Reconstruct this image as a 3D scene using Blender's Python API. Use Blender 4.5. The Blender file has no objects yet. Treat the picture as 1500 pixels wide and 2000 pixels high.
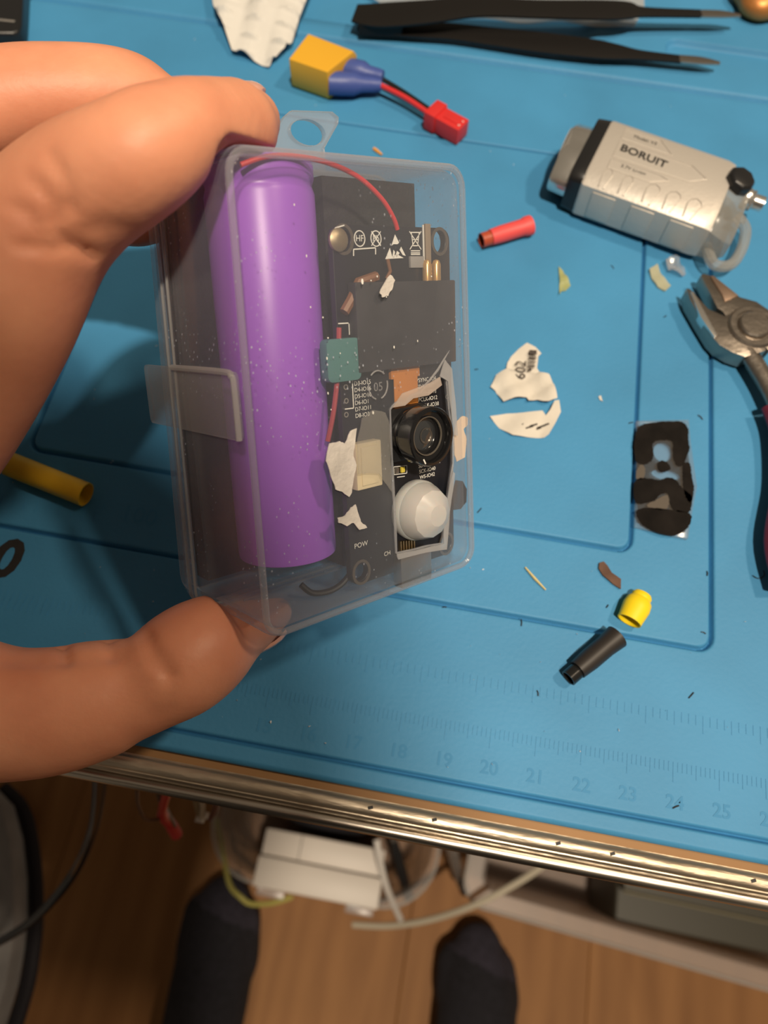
import bpy, bmesh, math, random
import numpy as np
from mathutils import Vector as V, Matrix

U = 0.01                      # everything below is written in centimetres
random.seed(7)
C = bpy.context.scene.collection
sc = bpy.context.scene

# ------------------------------------------------------------------ camera
RC = Matrix(((0.984511871, -0.168885626, 0.047053383),
             (0.173565219, 0.901053568, -0.397463938),
             (0.024728327, 0.399474796, 0.916410605)))
CAM = V((0, 0, 16.861))
F = 1450.0
cd = bpy.data.cameras.new('camera'); cam = bpy.data.objects.new('camera', cd); C.objects.link(cam)
cam.matrix_world = Matrix.Translation(CAM * U) @ RC.to_4x4()
cd.sensor_fit = 'VERTICAL'; cd.sensor_height = 36.0; cd.sensor_width = 27.0
cd.lens = F / 2000 * 36.0
cd.clip_start = 0.004; cd.clip_end = 20
cd.dof.use_dof = True; cd.dof.focus_distance = 0.138; cd.dof.aperture_fstop = 17.0
sc.camera = cam

# ------------------------------------------------------------------ world and lights
w = bpy.data.worlds.new('room'); sc.world = w; w.use_nodes = True
bg = w.node_tree.nodes['Background']
bg.inputs[0].default_value = (1.0, 0.82, 0.60, 1); bg.inputs[1].default_value = 0.15

def lamp(name, loc, size, power, col, target=(0, 8, 0)):
    d = bpy.data.lights.new(name, 'AREA'); d.shape = 'DISK'; d.size = size * U
    d.energy = power; d.color = col
    o = bpy.data.objects.new(name, d); C.objects.link(o); o.location = V(loc) * U
    o.rotation_euler = (V(target) - V(loc)).to_track_quat('-Z', 'Y').to_euler()
    return o
lamp('ceiling_lamp_light', (31, -54, 200), 10, 46.0, (1.0, 0.85, 0.66))
lamp('desk_lamp_light', (58, 28, 105), 8, 5.0, (1.0, 0.79, 0.56))

sc.view_settings.view_transform = 'Standard'; sc.view_settings.look = 'None'
sc.view_settings.exposure = 0.0; sc.view_settings.gamma = 1.0
sc.view_settings.use_curve_mapping = False
sc.cycles.transparent_max_bounces = 32
sc.cycles.max_bounces = 10
sc.cycles.caustics_reflective = False; sc.cycles.caustics_refractive = False
sc.cycles.sample_clamp_indirect = 4.0

# ------------------------------------------------------------------ coordinates
def ray(px, py): return RC @ V(((px - 750) / F, (1000 - py) / F, -1.0))
def at(px, py, z=0.0):                # the point where a line of sight meets the level z
    r = ray(px, py); return CAM + r * ((z - CAM.z) / r.z)
def atZ(px, py, Z): return CAM + ray(px, py) * Z
BR = Matrix(((0.677424723, -0.188676644, 0.710983030),
             (0.568117414, 0.748171319, -0.342756884),
             (-0.467266893, 0.636113827, 0.614020236)))
BO = V((-1.139287, 7.006998, 5.697199))
BX, BY, BN = BR.col[0].copy(), BR.col[1].copy(), BR.col[2].copy()
def bl(x, y, z): return BO + BX * x + BY * y + BN * z      # held box: x across, y up, z out of its face
def bx(px, py, d):                    # the same, from a line of sight met at depth d behind the face
    r = ray(px, py); P0 = BO - BN * d
    P = CAM + r * ((P0 - CAM).dot(BN) / r.dot(BN)); l = BR.transposed() @ (P - BO); return l.x, l.y
def bq(px, py, d): x, y = bx(px, py, d); return bl(x, y, -d)

# ------------------------------------------------------------------ materials
MATS = {}
def nodes(name):
    m = bpy.data.materials.new(name); m.use_nodes = True
    nt = m.node_tree; return m, nt, nt.nodes, nt.links, nt.nodes['Principled BSDF']
def mat(name, col, rough=0.5, metal=0.0, var=0.0, scale=40, bump=0.0, bscale=200, spec=0.5, sss=0.0, coat=0.0, col2=None, stretch=None):
    if name in MATS: return MATS[name]
    m, nt, N, L, p = nodes(name)
    p.inputs['Base Color'].default_value = (*col, 1); p.inputs['Roughness'].default_value = rough
    p.inputs['Metallic'].default_value = metal; p.inputs['Specular IOR Level'].default_value = spec
    if coat: p.inputs['Coat Weight'].default_value = coat
    if sss:
        p.inputs['Subsurface Weight'].default_value = sss; p.inputs['Subsurface Radius'].default_value = (1, .35, .2)
        p.inputs['Subsurface Scale'].default_value = 0.004
    tc = N.new('ShaderNodeTexCoord'); src = tc.outputs['Object']
    if stretch:
        mp = N.new('ShaderNodeMapping'); mp.inputs['Scale'].default_value = stretch
        L.new(src, mp.inputs[0]); src = mp.outputs[0]
    if var:
        n = N.new('ShaderNodeTexNoise'); n.inputs['Scale'].default_value = scale; n.inputs['Detail'].default_value = 5
        L.new(src, n.inputs['Vector'])
        r = N.new('ShaderNodeValToRGB'); c2 = col2 or tuple(c * (1 - var) for c in col)
        r.color_ramp.elements[0].position = .32; r.color_ramp.elements[1].position = .68
        r.color_ramp.elements[0].color = (*c2, 1); r.color_ramp.elements[1].color = (*[min(1, c * (1 + var * .6)) for c in col], 1)
        L.new(n.outputs['Fac'], r.inputs[0]); L.new(r.outputs[0], p.inputs['Base Color'])
    if bump:
        n2 = N.new('ShaderNodeTexNoise'); n2.inputs['Scale'].default_value = bscale; n2.inputs['Detail'].default_value = 4
        L.new(src, n2.inputs['Vector'])
        b = N.new('ShaderNodeBump'); b.inputs['Strength'].default_value = bump; b.inputs['Distance'].default_value = 0.0006
        L.new(n2.outputs['Fac'], b.inputs['Height']); L.new(b.outputs[0], p.inputs['Normal'])
    MATS[name] = m; return m
def clear(name, haze=0.1, tint=(.97, .97, .97), col=(.72, .72, .74), rough=0.12, edge=0.35, dust=0.0, gloss=1.0, bump=0.0):
    """thin clear plastic: see-through, with a milky haze that grows towards grazing view"""
    if name in MATS: return MATS[name]
    m = bpy.data.materials.new(name); m.use_nodes = True; nt = m.node_tree; N = nt.nodes; L = nt.links
    N.clear(); out = N.new('ShaderNodeOutputMaterial')
    tr = N.new('ShaderNodeBsdfTransparent'); tr.inputs[0].default_value = (*tint, 1)
    df = N.new('ShaderNodeBsdfDiffuse'); df.inputs[0].default_value = (*col, 1)
    tl = N.new('ShaderNodeBsdfTranslucent'); tl.inputs[0].default_value = (*col, 1)
    mx = N.new('ShaderNodeMixShader'); mx.inputs[0].default_value = .35
    L.new(df.outputs[0], mx.inputs[1]); L.new(tl.outputs[0], mx.inputs[2])
    lw = N.new('ShaderNodeLayerWeight'); lw.inputs['Blend'].default_value = .5
    pw = N.new('ShaderNodeMath'); pw.operation = 'POWER'; pw.inputs[1].default_value = 2.6
    L.new(lw.outputs['Facing'], pw.inputs[0])
    ma = N.new('ShaderNodeMath'); ma.operation = 'MULTIPLY_ADD'; ma.inputs[1].default_value = edge; ma.inputs[2].default_value = haze
    L.new(pw.outputs[0], ma.inputs[0]); fac = ma.outputs[0]
    tc = N.new('ShaderNodeTexCoord')
    if dust:
        vo = N.new('ShaderNodeTexVoronoi'); vo.inputs['Scale'].default_value = 640
        mp = N.new('ShaderNodeMapping'); mp.inputs['Scale'].default_value = (1.5, 1.1, .75); L.new(tc.outputs['Object'], mp.inputs[0]); L.new(mp.outputs[0], vo.inputs['Vector'])
        ns = N.new('ShaderNodeTexNoise'); ns.inputs['Scale'].default_value = 70
        L.new(tc.outputs['Object'], ns.inputs['Vector'])
        a = N.new('ShaderNodeMapRange'); a.inputs['From Min'].default_value = .17; a.inputs['From Max'].default_value = .09
        L.new(vo.outputs['Distance'], a.inputs['Value'])
        b = N.new('ShaderNodeMapRange'); b.inputs['From Min'].default_value = .48; b.inputs['From Max'].default_value = .64
        L.new(ns.outputs['Fac'], b.inputs['Value'])
        c = N.new('ShaderNodeMath'); c.operation = 'MULTIPLY'; L.new(a.outputs[0], c.inputs[0]); L.new(b.outputs[0], c.inputs[1])
        e = N.new('ShaderNodeMath'); e.operation = 'MULTIPLY_ADD'; e.inputs[1].default_value = dust
        L.new(c.outputs[0], e.inputs[0]); L.new(fac, e.inputs[2]); e.use_clamp = True; fac = e.outputs[0]
    m1 = N.new('ShaderNodeMixShader'); L.new(fac, m1.inputs[0]); L.new(tr.outputs[0], m1.inputs[1]); L.new(mx.outputs[0], m1.inputs[2])
    gl = N.new('ShaderNodeBsdfGlossy'); gl.inputs['Roughness'].default_value = rough
    fr = N.new('ShaderNodeFresnel'); fr.inputs['IOR'].default_value = 1.35
    fm = N.new('ShaderNodeMath'); fm.operation = 'MULTIPLY'; fm.inputs[1].default_value = gloss; L.new(fr.outputs[0], fm.inputs[0])
    fc = N.new('ShaderNodeMath'); fc.operation = 'MINIMUM'; fc.inputs[1].default_value = .22; L.new(fm.outputs[0], fc.inputs[0])
    m2 = N.new('ShaderNodeMixShader'); L.new(fc.outputs[0], m2.inputs[0]); L.new(m1.outputs[0], m2.inputs[1]); L.new(gl.outputs[0], m2.inputs[2])
    if bump:
        n2 = N.new('ShaderNodeTexNoise'); n2.inputs['Scale'].default_value = 260; L.new(tc.outputs['Object'], n2.inputs['Vector'])
        bp = N.new('ShaderNodeBump'); bp.inputs['Strength'].default_value = bump; bp.inputs['Distance'].default_value = .0005
        L.new(n2.outputs['Fac'], bp.inputs['Height']); L.new(bp.outputs[0], gl.inputs['Normal']); L.new(bp.outputs[0], df.inputs['Normal'])
    L.new(m2.outputs[0], out.inputs[0]); MATS[name] = m; return m

# ------------------------------------------------------------------ mesh builder
class M:
    def __init__(s): s.v = []; s.f = []
    def add(s, vs, fs):
        k = len(s.v); s.v += [V(p) for p in vs]; s.f += [tuple(i + k for i in f) for f in fs]; return s
    def rings(s, R, cap0=True, cap1=True, closed=False):
        n = len(R[0]); vs = [p for r in R for p in r]; fs = []
        for i in range(len(R) - (0 if closed else 1)):
            a, b = i * n, ((i + 1) % len(R)) * n
            for j in range(n): fs.append((a + j, a + (j + 1) % n, b + (j + 1) % n, b + j))
        if cap0 and not closed: fs.append(tuple(range(n))[::-1])
        if cap1 and not closed: fs.append(tuple(range((len(R) - 1) * n, len(R) * n)))
        return s.add(vs, fs)
    def tube(s, pts, r, n=10, flat=1.0, up=None, cap=True):
        pts = [V(p) for p in pts]; R = []; u = None
        rr = r if isinstance(r, (list, tuple)) else [r] * len(pts)
        for i, p in enumerate(pts):
            t = (pts[min(i + 1, len(pts) - 1)] - pts[max(i - 1, 0)]).normalized()
            if u is None:
                u = V(up) if up is not None else (V((0, 0, 1)) if abs(t.z) < .9 else V((1, 0, 0)))
            u = (u - t * u.dot(t)).normalized(); q = t.cross(u)
            R.append([p + q * (math.cos(a) * rr[i]) + u * (math.sin(a) * rr[i] * flat) for a in [2 * math.pi * k / n for k in range(n)]])
        return s.rings(R, cap, cap)
    def lathe(s, o, ax, prof, n=24, xd=None, cap0=True, cap1=True):
        o = V(o); ax = V(ax).normalized(); x = V(xd) if xd is not None else (V((1, 0, 0)) if abs(ax.x) < .9 else V((0, 1, 0)))
        x = (x - ax * x.dot(ax)).normalized(); y = ax.cross(x)
        return s.rings([[o + ax * h + (x * math.cos(2 * math.pi * k / n) + y * math.sin(2 * math.pi * k / n)) * max(r, 1e-4) for k in range(n)] for r, h in prof], cap0, cap1)
    def box(s, c, a, b, d):
        c, a, b, d = V(c), V(a), V(b), V(d)
        return s.rings([[c + d * q - a - b, c + d * q + a - b, c + d * q + a + b, c + d * q - a + b] for q in (-1, 1)])
    def prism(s, poly, up):               # poly: 3-D points, up: extrusion vector
        up = V(up); return s.rings([[V(p) for p in poly], [V(p) + up for p in poly]])
    def plate(s, outer, holes, fn, t0, t1):   # flat plate with holes; fn(u, v, t) -> point
        bm = bmesh.new(); loops = []; es = []
        for lp in [outer] + list(holes):
            vs = [bm.verts.new((u, v, 0)) for u, v in lp]; loops.append(vs)
            for i in range(len(vs)): es.append(bm.edges.new((vs[i], vs[(i + 1) % len(vs)])))
        bmesh.ops.triangle_fill(bm, use_beauty=True, use_dissolve=False, edges=es)
        bm.verts.index_update(); P = [v.co.copy() for v in bm.verts]; T = [tuple(v.index for v in f.verts) for f in bm.faces]
        L = [[v.index for v in l] for l in loops]; bm.free(); n = len(P)
        vs = [fn(p.x, p.y, t0) for p in P] + [fn(p.x, p.y, t1) for p in P]
        fs = T + [tuple(i + n for i in t[::-1]) for t in T]
        for l in L:
            for i in range(len(l)): a, b = l[i], l[(i + 1) % len(l)]; fs.append((a, b, b + n, a + n))
        return s.add(vs, fs)
    def text(s, body, size, o, xd, yd, h=0.004, align='CENTER', bold=0.0):
        c = bpy.data.curves.new('t', 'FONT'); c.body = body; c.size = size; c.align_x = align; c.align_y = 'CENTER'; c.resolution_u = 3
        c.extrude = 0; c.offset = bold * size
        ob = bpy.data.objects.new('t', c); C.objects.link(ob)
        me = bpy.data.meshes.new_from_object(ob.evaluated_get(bpy.context.evaluated_depsgraph_get()))
        o, xd, yd = V(o), V(xd).normalized(), V(yd).normalized(); n = xd.cross(yd)
        s.add([o + xd * v.co.x + yd * v.co.y + n * h for v in me.vertices], [tuple(p.vertices) for p in me.polygons])
        bpy.data.objects.remove(ob); bpy.data.curves.remove(c); bpy.data.meshes.remove(me); return s

ORG = {}
def tag(o, label=None, cat=None, group=None, kind=None):
    if label: o['label'] = label
    if cat: o['category'] = cat
    if group: o['group'] = group
    if kind: o['kind'] = kind
    return o
def thing(name, label, cat, loc, group=None, parent=None):
    o = bpy.data.objects.new(name, None); C.objects.link(o); o.empty_display_size = .01
    loc = V(loc); o.location = loc * U; ORG[o] = loc
    return tag(o, label, cat, group)
def put(name, m, material, parent=None, bevel=0, seg=2, smooth=35, label=None, cat=None, group=None, kind=None, fix=True):
    """link the collected shape as ONE mesh object"""
    if parent is not None: org = ORG[parent]
    else:
        xs = [p.x for p in m.v]; ys = [p.y for p in m.v]; zs = [p.z for p in m.v]
        org = V(((min(xs) + max(xs)) / 2, (min(ys) + max(ys)) / 2, min(zs)))
    me = bpy.data.meshes.new(name); me.from_pydata([((p - org) * U)[:] for p in m.v], [], m.f)
    bm = bmesh.new(); bm.from_mesh(me)
    if fix: bmesh.ops.recalc_face_normals(bm, faces=bm.faces)
    if bevel:
        es = [e for e in bm.edges if len(e.link_faces) == 2 and e.calc_face_angle(0) > .6]
        bmesh.ops.bevel(bm, geom=es, offset=bevel * U, segments=seg, affect='EDGES', profile=.6, clamp_overlap=True)
    bm.to_mesh(me); bm.free()
    if smooth:
        me.shade_smooth(); me.set_sharp_from_angle(angle=math.radians(smooth))
    me.materials.append(material)
    o = bpy.data.objects.new(name, me); C.objects.link(o); ORG[o] = org
    if parent is not None: o.parent = parent
    else: o.location = org * U
    return tag(o, label, cat, group, kind)

def spline(pts, k=8):
    pts = [V(p) for p in pts]; out = []
    for i in range(len(pts) - 1):
        a, b, c, d = pts[max(i - 1, 0)], pts[i], pts[i + 1], pts[min(i + 2, len(pts) - 1)]
        for j in range(k):
            t = j / k
            out.append(.5 * ((2 * b) + (c - a) * t + (2 * a - 5 * b + 4 * c - d) * t * t + (3 * b - a - 3 * c + d) * t ** 3))
    out.append(pts[-1]); return out
def rrect(hx, hy, r, n=5, cx=0, cy=0):
    out = []
    for sx, sy, a0 in ((1, 1, 0), (-1, 1, 90), (-1, -1, 180), (1, -1, 270)):
        for k in range(n + 1):
            a = math.radians(a0 + 90 * k / n); out.append((cx + sx * (hx - r) + r * math.cos(a), cy + sy * (hy - r) + r * math.sin(a)))
    return out
def circ(cx, cy, rx, ry=None, n=18): return [(cx + rx * math.cos(2 * math.pi * k / n), cy + (ry or rx) * math.sin(2 * math.pi * k / n)) for k in range(n)]
def blob(chains, voxel, it, post=None, n=18, relax=0):
    """one continuous surface round chains of (point, radius): remeshed and smoothed"""
    m = M()
    for ch in chains:
        pts = spline([c[0] for c in ch], 6); rs = [x.x for x in spline([V((c[1], 0, 0)) for c in ch], 6)]
        P, R = [], []
        d0 = (pts[0] - pts[1]).normalized(); d1 = (pts[-1] - pts[-2]).normalized()
        for a in (85, 65, 45, 22): P.append(pts[0] + d0 * rs[0] * math.sin(math.radians(a))); R.append(rs[0] * math.cos(math.radians(a)))
        P += pts; R += rs
        for a in (22, 45, 65, 85): P.append(pts[-1] + d1 * rs[-1] * math.sin(math.radians(a))); R.append(rs[-1] * math.cos(math.radians(a)))
        m.tube(P, R, n)
    me = bpy.data.meshes.new('b'); me.from_pydata([p[:] for p in m.v], [], m.f)
    bm = bmesh.new(); bm.from_mesh(me); bmesh.ops.recalc_face_normals(bm, faces=bm.faces); bm.to_mesh(me); bm.free()
    ob = bpy.data.objects.new('b', me); C.objects.link(ob)
    md = ob.modifiers.new('r', 'REMESH'); md.mode = 'VOXEL'; md.voxel_size = voxel
    m2 = ob.modifiers.new('s', 'SMOOTH'); m2.factor = .5; m2.iterations = it
    e = bpy.data.meshes.new_from_object(ob.evaluated_get(bpy.context.evaluated_depsgraph_get()))
    out = M(); nv = len(e.vertices); co = np.empty(nv * 3); e.vertices.foreach_get('co', co); co = co.reshape(-1, 3)
    no = np.empty(nv * 3); e.vertices.foreach_get('normal', no); no = no.reshape(-1, 3)
    if post: co = post(co, no)
    out.v = [V(c) for c in co]; out.f = [tuple(p.vertices) for p in e.polygons]
    if relax:
        b2 = bmesh.new(); vv = [b2.verts.new(p) for p in out.v]
        for f in out.f: b2.faces.new([vv[i] for i in f])
        for _ in range(relax): bmesh.ops.smooth_vert(b2, verts=b2.verts, factor=.5, use_axis_x=True, use_axis_y=True, use_axis_z=True)
        out.v = [v.co.copy() for v in b2.verts]; b2.free()
    bpy.data.objects.remove(ob); bpy.data.meshes.remove(me); bpy.data.meshes.remove(e); return out

# ------------------------------------------------------------------ palette
BLUE = mat('blue_silicone', (.058, .262, .500), .55, var=.10, scale=26, bump=.12, bscale=900, spec=.35)
BLUE2 = mat('blue_silicone_print', (.050, .240, .470), .6, spec=.3)
BLK = mat('black_plastic', (.012, .012, .013), .35)
BLKM = mat('black_matte', (.018, .017, .018), .6, var=.2, scale=300)
WHITE = mat('white_print', (.80, .79, .74), .6)
SKIN = mat('skin', (.74, .330, .195), .48, var=.18, scale=55, bump=.12, bscale=700, sss=.18, spec=.4, col2=(.66, .26, .15))
NAIL = mat('nail', (.78, .42, .33), .28, coat=.3)
CHROME = mat('chrome', (.80, .78, .74), .24, .92, bump=.05, bscale=500)
STEEL = mat('brushed_steel', (.50, .46, .42), .32, 1.0, bump=.15, bscale=600)
CLEAR = clear('clear_case', .058, dust=.75, edge=.50, bump=.05, gloss=.10, col=(.62, .66, .76))
CLEARB = clear('clear_base', .05, edge=.45, gloss=.10, col=(.62, .66, .74))
FROST = clear('frosted_edge', .30, edge=.25, rough=.25)
PAPER = mat('paper', (.66, .62, .55), .8, var=.06, scale=120, bump=.3, bscale=300)

# ================================================================== SETTING
tag_s = lambda o: tag(o, kind='structure')
m = M(); m.box((5, 0, -74), (110, 0, 0), (0, 110, 0), (0, 0, 1)); fl = tag_s(put('floor', m, mat('subfloor', (.05, .03, .02), .9), smooth=0))
fl['label'] = 'wooden laminate floor under the bench'
def wood(name, c1, c2, sc_=(9, 1.2, 9)):
    mm, nt, N, L, p = nodes(name)
    tc = N.new('ShaderNodeTexCoord'); mp = N.new('ShaderNodeMapping'); mp.inputs['Scale'].default_value = sc_
    oi = N.new('ShaderNodeObjectInfo'); ad = N.new('ShaderNodeVectorMath'); ad.operation = 'ADD'
    L.new(tc.outputs['Object'], ad.inputs[0]); L.new(oi.outputs['Location'], ad.inputs[1]); L.new(ad.outputs[0], mp.inputs[0])
    n1 = N.new('ShaderNodeTexNoise'); n1.inputs['Scale'].default_value = 2.2; n1.inputs['Detail'].default_value = 7; n1.inputs['Distortion'].default_value = 1.2
    L.new(mp.outputs[0], n1.inputs['Vector'])
    wv = N.new('ShaderNodeTexWave'); wv.inputs['Scale'].default_value = 1.3; wv.inputs['Distortion'].default_value = 9; wv.inputs['Detail'].default_value = 3
    L.new(mp.outputs[0], wv.inputs['Vector'])
    mx = N.new('ShaderNodeMix'); mx.inputs[0].default_value = .15; L.new(n1.outputs['Fac'], mx.inputs[2]); L.new(wv.outputs['Fac'], mx.inputs[3])
    r = N.new('ShaderNodeValToRGB'); r.color_ramp.elements[0].position = .3; r.color_ramp.elements[1].position = .75
    r.color_ramp.elements[0].color = (*c1, 1); r.color_ramp.elements[1].color = (*c2, 1)
    L.new(mx.outputs[0], r.inputs[0]); L.new(r.outputs[0], p.inputs['Base Color']); p.inputs['Roughness'].default_value = .6; p.inputs['Specular IOR Level'].default_value = .2
    return mm
OAK = wood('oak_laminate', (.25, .115, .042), (.36, .175, .066))
k = 0
for i in range(-5, 6):
    x0 = 25.3 + 18.96 * i
    for (ya, yb) in ((-105, 32 + 9 * (i % 3)), (32 + 9 * (i % 3), 95)):
        m = M(); m.box((x0 + 9.45, (ya + yb) / 2, -72.5), (9.46, 0, 0), (0, (yb - ya) / 2 - .03, 0), (0, 0, .5))
        put('plank', m, OAK, fl, bevel=.08, seg=1)

# ------------------------------------------------------------------ workbench
bench = thing('workbench', 'wooden workbench top edged with worn metal trim under the blue mat', 'workbench', (0, 30, -72))
m = M(); m.box((0, 36, -1.3), (84, 0, 0), (0, 35.45, 0), (0, 0, 1.1))
put('benchtop', m, wood('bench_board', (.25, .135, .06), (.42, .24, .11), (3, 3, 3)), bench, bevel=.03)
prof = [(.74, -.20), (.70, -.195), (.67, -.15), (.62, -.12), (.55, -.11), (.47, -.13), (.415, -.18), (.395, -.26), (.37, -.265), (.36, -.40), (.335, -.42), (.325, -.50), (.30, -.51),
        (.29, -.62), (.40, -.75), (.40, -2.0), (.74, -2.0)]
m = M(); m.rings([[V((x, y, z)) for y, z in prof] for x in np.linspace(-84, 84, 40)])
TRIM = mat('worn_brass_trim', (.62, .54, .43), .42, .9, var=.35, scale=22, bump=1.0, bscale=90, col2=(.40, .32, .23), stretch=(.6, 3, 3))
put('edge_trim', m, TRIM, bench, smooth=50, label='worn brass coloured edge strip with ridges')
m = M(); m.rings([[V((x, .20 + math.cos(t) * .17, -.80 + math.sin(t) * .17)) for t in [2 * math.pi * k / 20 for k in range(20)]] for x in np.linspace(-84, 84, 30)])
put('edge_bead', m, mat('dull_chrome', (.56, .50, .43), .28, 1.0, bump=.2, bscale=40, stretch=(1, 5, 5)), bench, smooth=60, label='rounded grey metal bead along the bench edge')
for sx in (-80, 80):
    for sy in (4, 66):
        m = M(); m.lathe((sx, sy, -72), (0, 0, 1), [(2.2, 0), (2.2, 1.5), (1.6, 1.6), (1.6, 69.6)], 16); put('leg', m, BLKM, bench)

# ------------------------------------------------------------------ blue silicone mat
def sdrr(x, y, x0, x1, y0, y1, r):
    qx = np.abs(x - (x0 + x1) / 2) - (x1 - x0) / 2 + r; qy = np.abs(y - (y0 + y1) / 2) - (y1 - y0) / 2 + r
    return np.hypot(np.maximum(qx, 0), np.maximum(qy, 0)) + np.minimum(np.maximum(qx, qy), 0) - r
def lines(a, b, feats, step, fine, band):
    s = set(np.round(np.arange(a, b + 1e-6, step), 3)) | {a, b}
    for f, bd in feats: s |= set(np.round(np.arange(f - bd, f + bd + 1e-6, .07), 3)) | set(np.round(np.arange(f - .18, f + .181, .022), 3))
    return np.array(sorted(t for t in s if a <= t <= b))
MX0, MX1, MY0, MY1 = -31.0, 16.0, .91, 34.0
xs = lines(MX0, MX1, [(-10.05, .5), (5.24, .5), (7.21, .5), (5.65, .5), (MX1, .3), (MX0, .3)], .7, .05, .5)
ys = lines(MY0, MY1, [(.91, .25), (1.36, .25), (5.25, .5), (7.38, .5), (20.45, .5), (24.42, .55), (25.85, .5), (26.9, .5)], .7, .05, .5)
X, Y = np.meshgrid(xs, ys)
H = np.zeros_like(X)
g = lambda sd, wd, dp: -dp * np.exp(-(sd / wd) ** 2)
sd_in = sdrr(X, Y, -10.05, 5.24, 7.38, 20.45, .35); sd_out = sdrr(X, Y, -14.2, 7.21, 5.25, 20.45, .35)
H += g(sd_in, .042, .15) * (Y < 20.3) + g(sd_out, .042, .16) + np.where(sd_in < 0, .02, 0) * np.clip(-sd_in / .08, 0, 1)
H += g(Y - 1.36, .042, .13) + g(Y - 24.38, .10, .18)
sl = sdrr(X, Y, 5.65, 15.3, 25.85, 26.9, .45); H += -.17 * np.clip(-sl / .12, 0, 1)
sl2 = sdrr(X, Y, -8.5, 2.9, 25.3, 27.4, .45); H += -.17 * np.clip(-sl2 / .12, 0, 1)
edge = np.minimum.reduce([X - MX0, MX1 - X, Y - MY0, MY1 - Y]); H -= .1 * np.clip(1 - edge / .12, 0, 1) ** 2
nx, ny = len(xs), len(ys)
m = M(); m.v = [V((X[j, i], Y[j, i], H[j, i])) for j in range(ny) for i in range(nx)]
m.f = [(j * nx + i, j * nx + i + 1, (j + 1) * nx + i + 1, (j + 1) * nx + i) for j in range(ny - 1) for i in range(nx - 1)]
bd = [i for i in range(nx)] + [j * nx + nx - 1 for j in range(1, ny)] + [(ny - 1) * nx + i for i in range(nx - 2, -1, -1)] + [j * nx for j in range(ny - 2, 0, -1)]
k0 = len(m.v); m.v += [V((m.v[i].x, m.v[i].y, -.2)) for i in bd]; nb = len(bd)
m.f += [(bd[i], k0 + i, k0 + (i + 1) % nb, bd[(i + 1) % nb]) for i in range(nb)]
silmat = thing('soldering_mat', 'blue silicone soldering mat with grooves and embossed ruler on the bench', 'mat', (-7, 17, -.2))
put('mat_sheet', m, BLUE, silmat, smooth=60, fix=False)
m = M()
def tick(x, y0, y1, wd=.028): m.box((x, (y0 + y1) / 2, .003), (wd / 2, 0, 0), (0, abs(y1 - y0) / 2, 0), (0, 0, .006))
for i in range(-60, 125):
    x = .38 + i * .1; L_ = .42 if i % 10 == 0 else (.30 if i % 5 == 0 else .20); tick(x, 2.62, 2.62 - L_)
for i in range(-60, 75):
    x = -.6 + i * .1588; L_ = .38 if i % 8 == 0 else (.3 if i % 4 == 0 else .22); tick(x, 3.72, 3.72 - L_)
for i in range(-18, 8): tick(-9.2 + i * .1588, 3.55, 3.3)
for i in range(0, 9): tick(-10.2 + i * .3, 5.75, 6.05)
put('ruler_marks', m, BLUE, silmat, smooth=0, kind='stuff')
for q, n_ in enumerate((15, 16, 17, 18, 19, 20, 21, 22, 23, 24, 25, 26)):
    m = M(); m.text(str(n_), .40, (.42 + (q - 3) * 1.0, 1.78, .0), (1, 0, 0), (0, 1, 0), .006, bold=.02); put('numeral', m, BLUE2, silmat, smooth=0)
m = M(); m.text('100', .62, (-6.75, 6.1, 0), (1, 0, 0), (0, 1, 0), .006); put('numeral', m, BLUE2, silmat, smooth=0)
m = M(); m.text('0', 1.35, (-9.48, 4.42, 0), (1, 0, 0), (.12, 1, 0), .008, bold=.035); put('numeral', m, BLKM, silmat, smooth=0, label='bold black printed zero')

# ================================================================== HELD BOX
case = thing('plastic_case', 'clear hinged plastic case with cut out window held upright in hand', 'case', bl(0, -3.9, -1.6))
FQ = [(-2.54, 3.87), (2.47, 3.95), (2.68, -3.89), (-2.60, -3.91)]       # front face corners
BQ = [(-2.41, 3.89), (2.50, 3.90), (2.60, -3.90), (-2.66, -3.88)]       # back
def warp(x, y, z):                       # unit-ish box coordinates to the slightly drafted case
    u, v = (x / 2.57 + 1) / 2, (1 - y / 3.9) / 2; t = min(max(-z / 3.16, 0), 1)
    def q(Q): return [(Q[0][i] * (1 - u) + Q[1][i] * u) * (1 - v) + (Q[3][i] * (1 - u) + Q[2][i] * u) * v for i in (0, 1)]
    a, b = q(FQ), q(BQ); return bl(a[0] * (1 - t) + b[0] * t, a[1] * (1 - t) + b[1] * t, z)
def ring(ins, z, r=.40): return [warp(x, y, z) for x, y in rrect(2.57 - ins, 3.9 - ins, max(r - ins * .6, .12), 6)]
HOLE = [bx(px, py, 0) for px, py in ((764, 800), (776, 786), (792, 790), (806, 772), (822, 768), (838, 752), (852, 748), (866, 734), (874, 742), (879, 800), (887, 850), (887, 905), (879, 960), (873, 1010), (867, 1062), (840, 1066), (810, 1074), (776, 1081), (773, 1000), (768, 900))]
def unw(x, y):   # local point on the face back to warp parameters (small draft: two fixed-point steps)
    a, b = x, y
    for _ in range(6):
        p = BR.transposed() @ (warp(a, b, 0) - BO); a += x - p.x; b += y - p.y
    return a, b
HU = [unw(*p) for p in HOLE]
m = M()
outer = [(-.09, -2.42), (-.09, -2.22), (0, -2.19), (0, -.22), (.015, -.13), (.06, -.05), (.15, 0)]
inner = [(.26, -.1), (.16, -.14), (.11, -.24), (.1, -2.18), (.03, -2.42)]
m.rings([ring(i, z) for i, z in outer], False, False); m.rings([ring(i, z) for i, z in inner], False, False)
m.rings([ring(.03, -2.42), ring(-.09, -2.42)], False, False)
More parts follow.
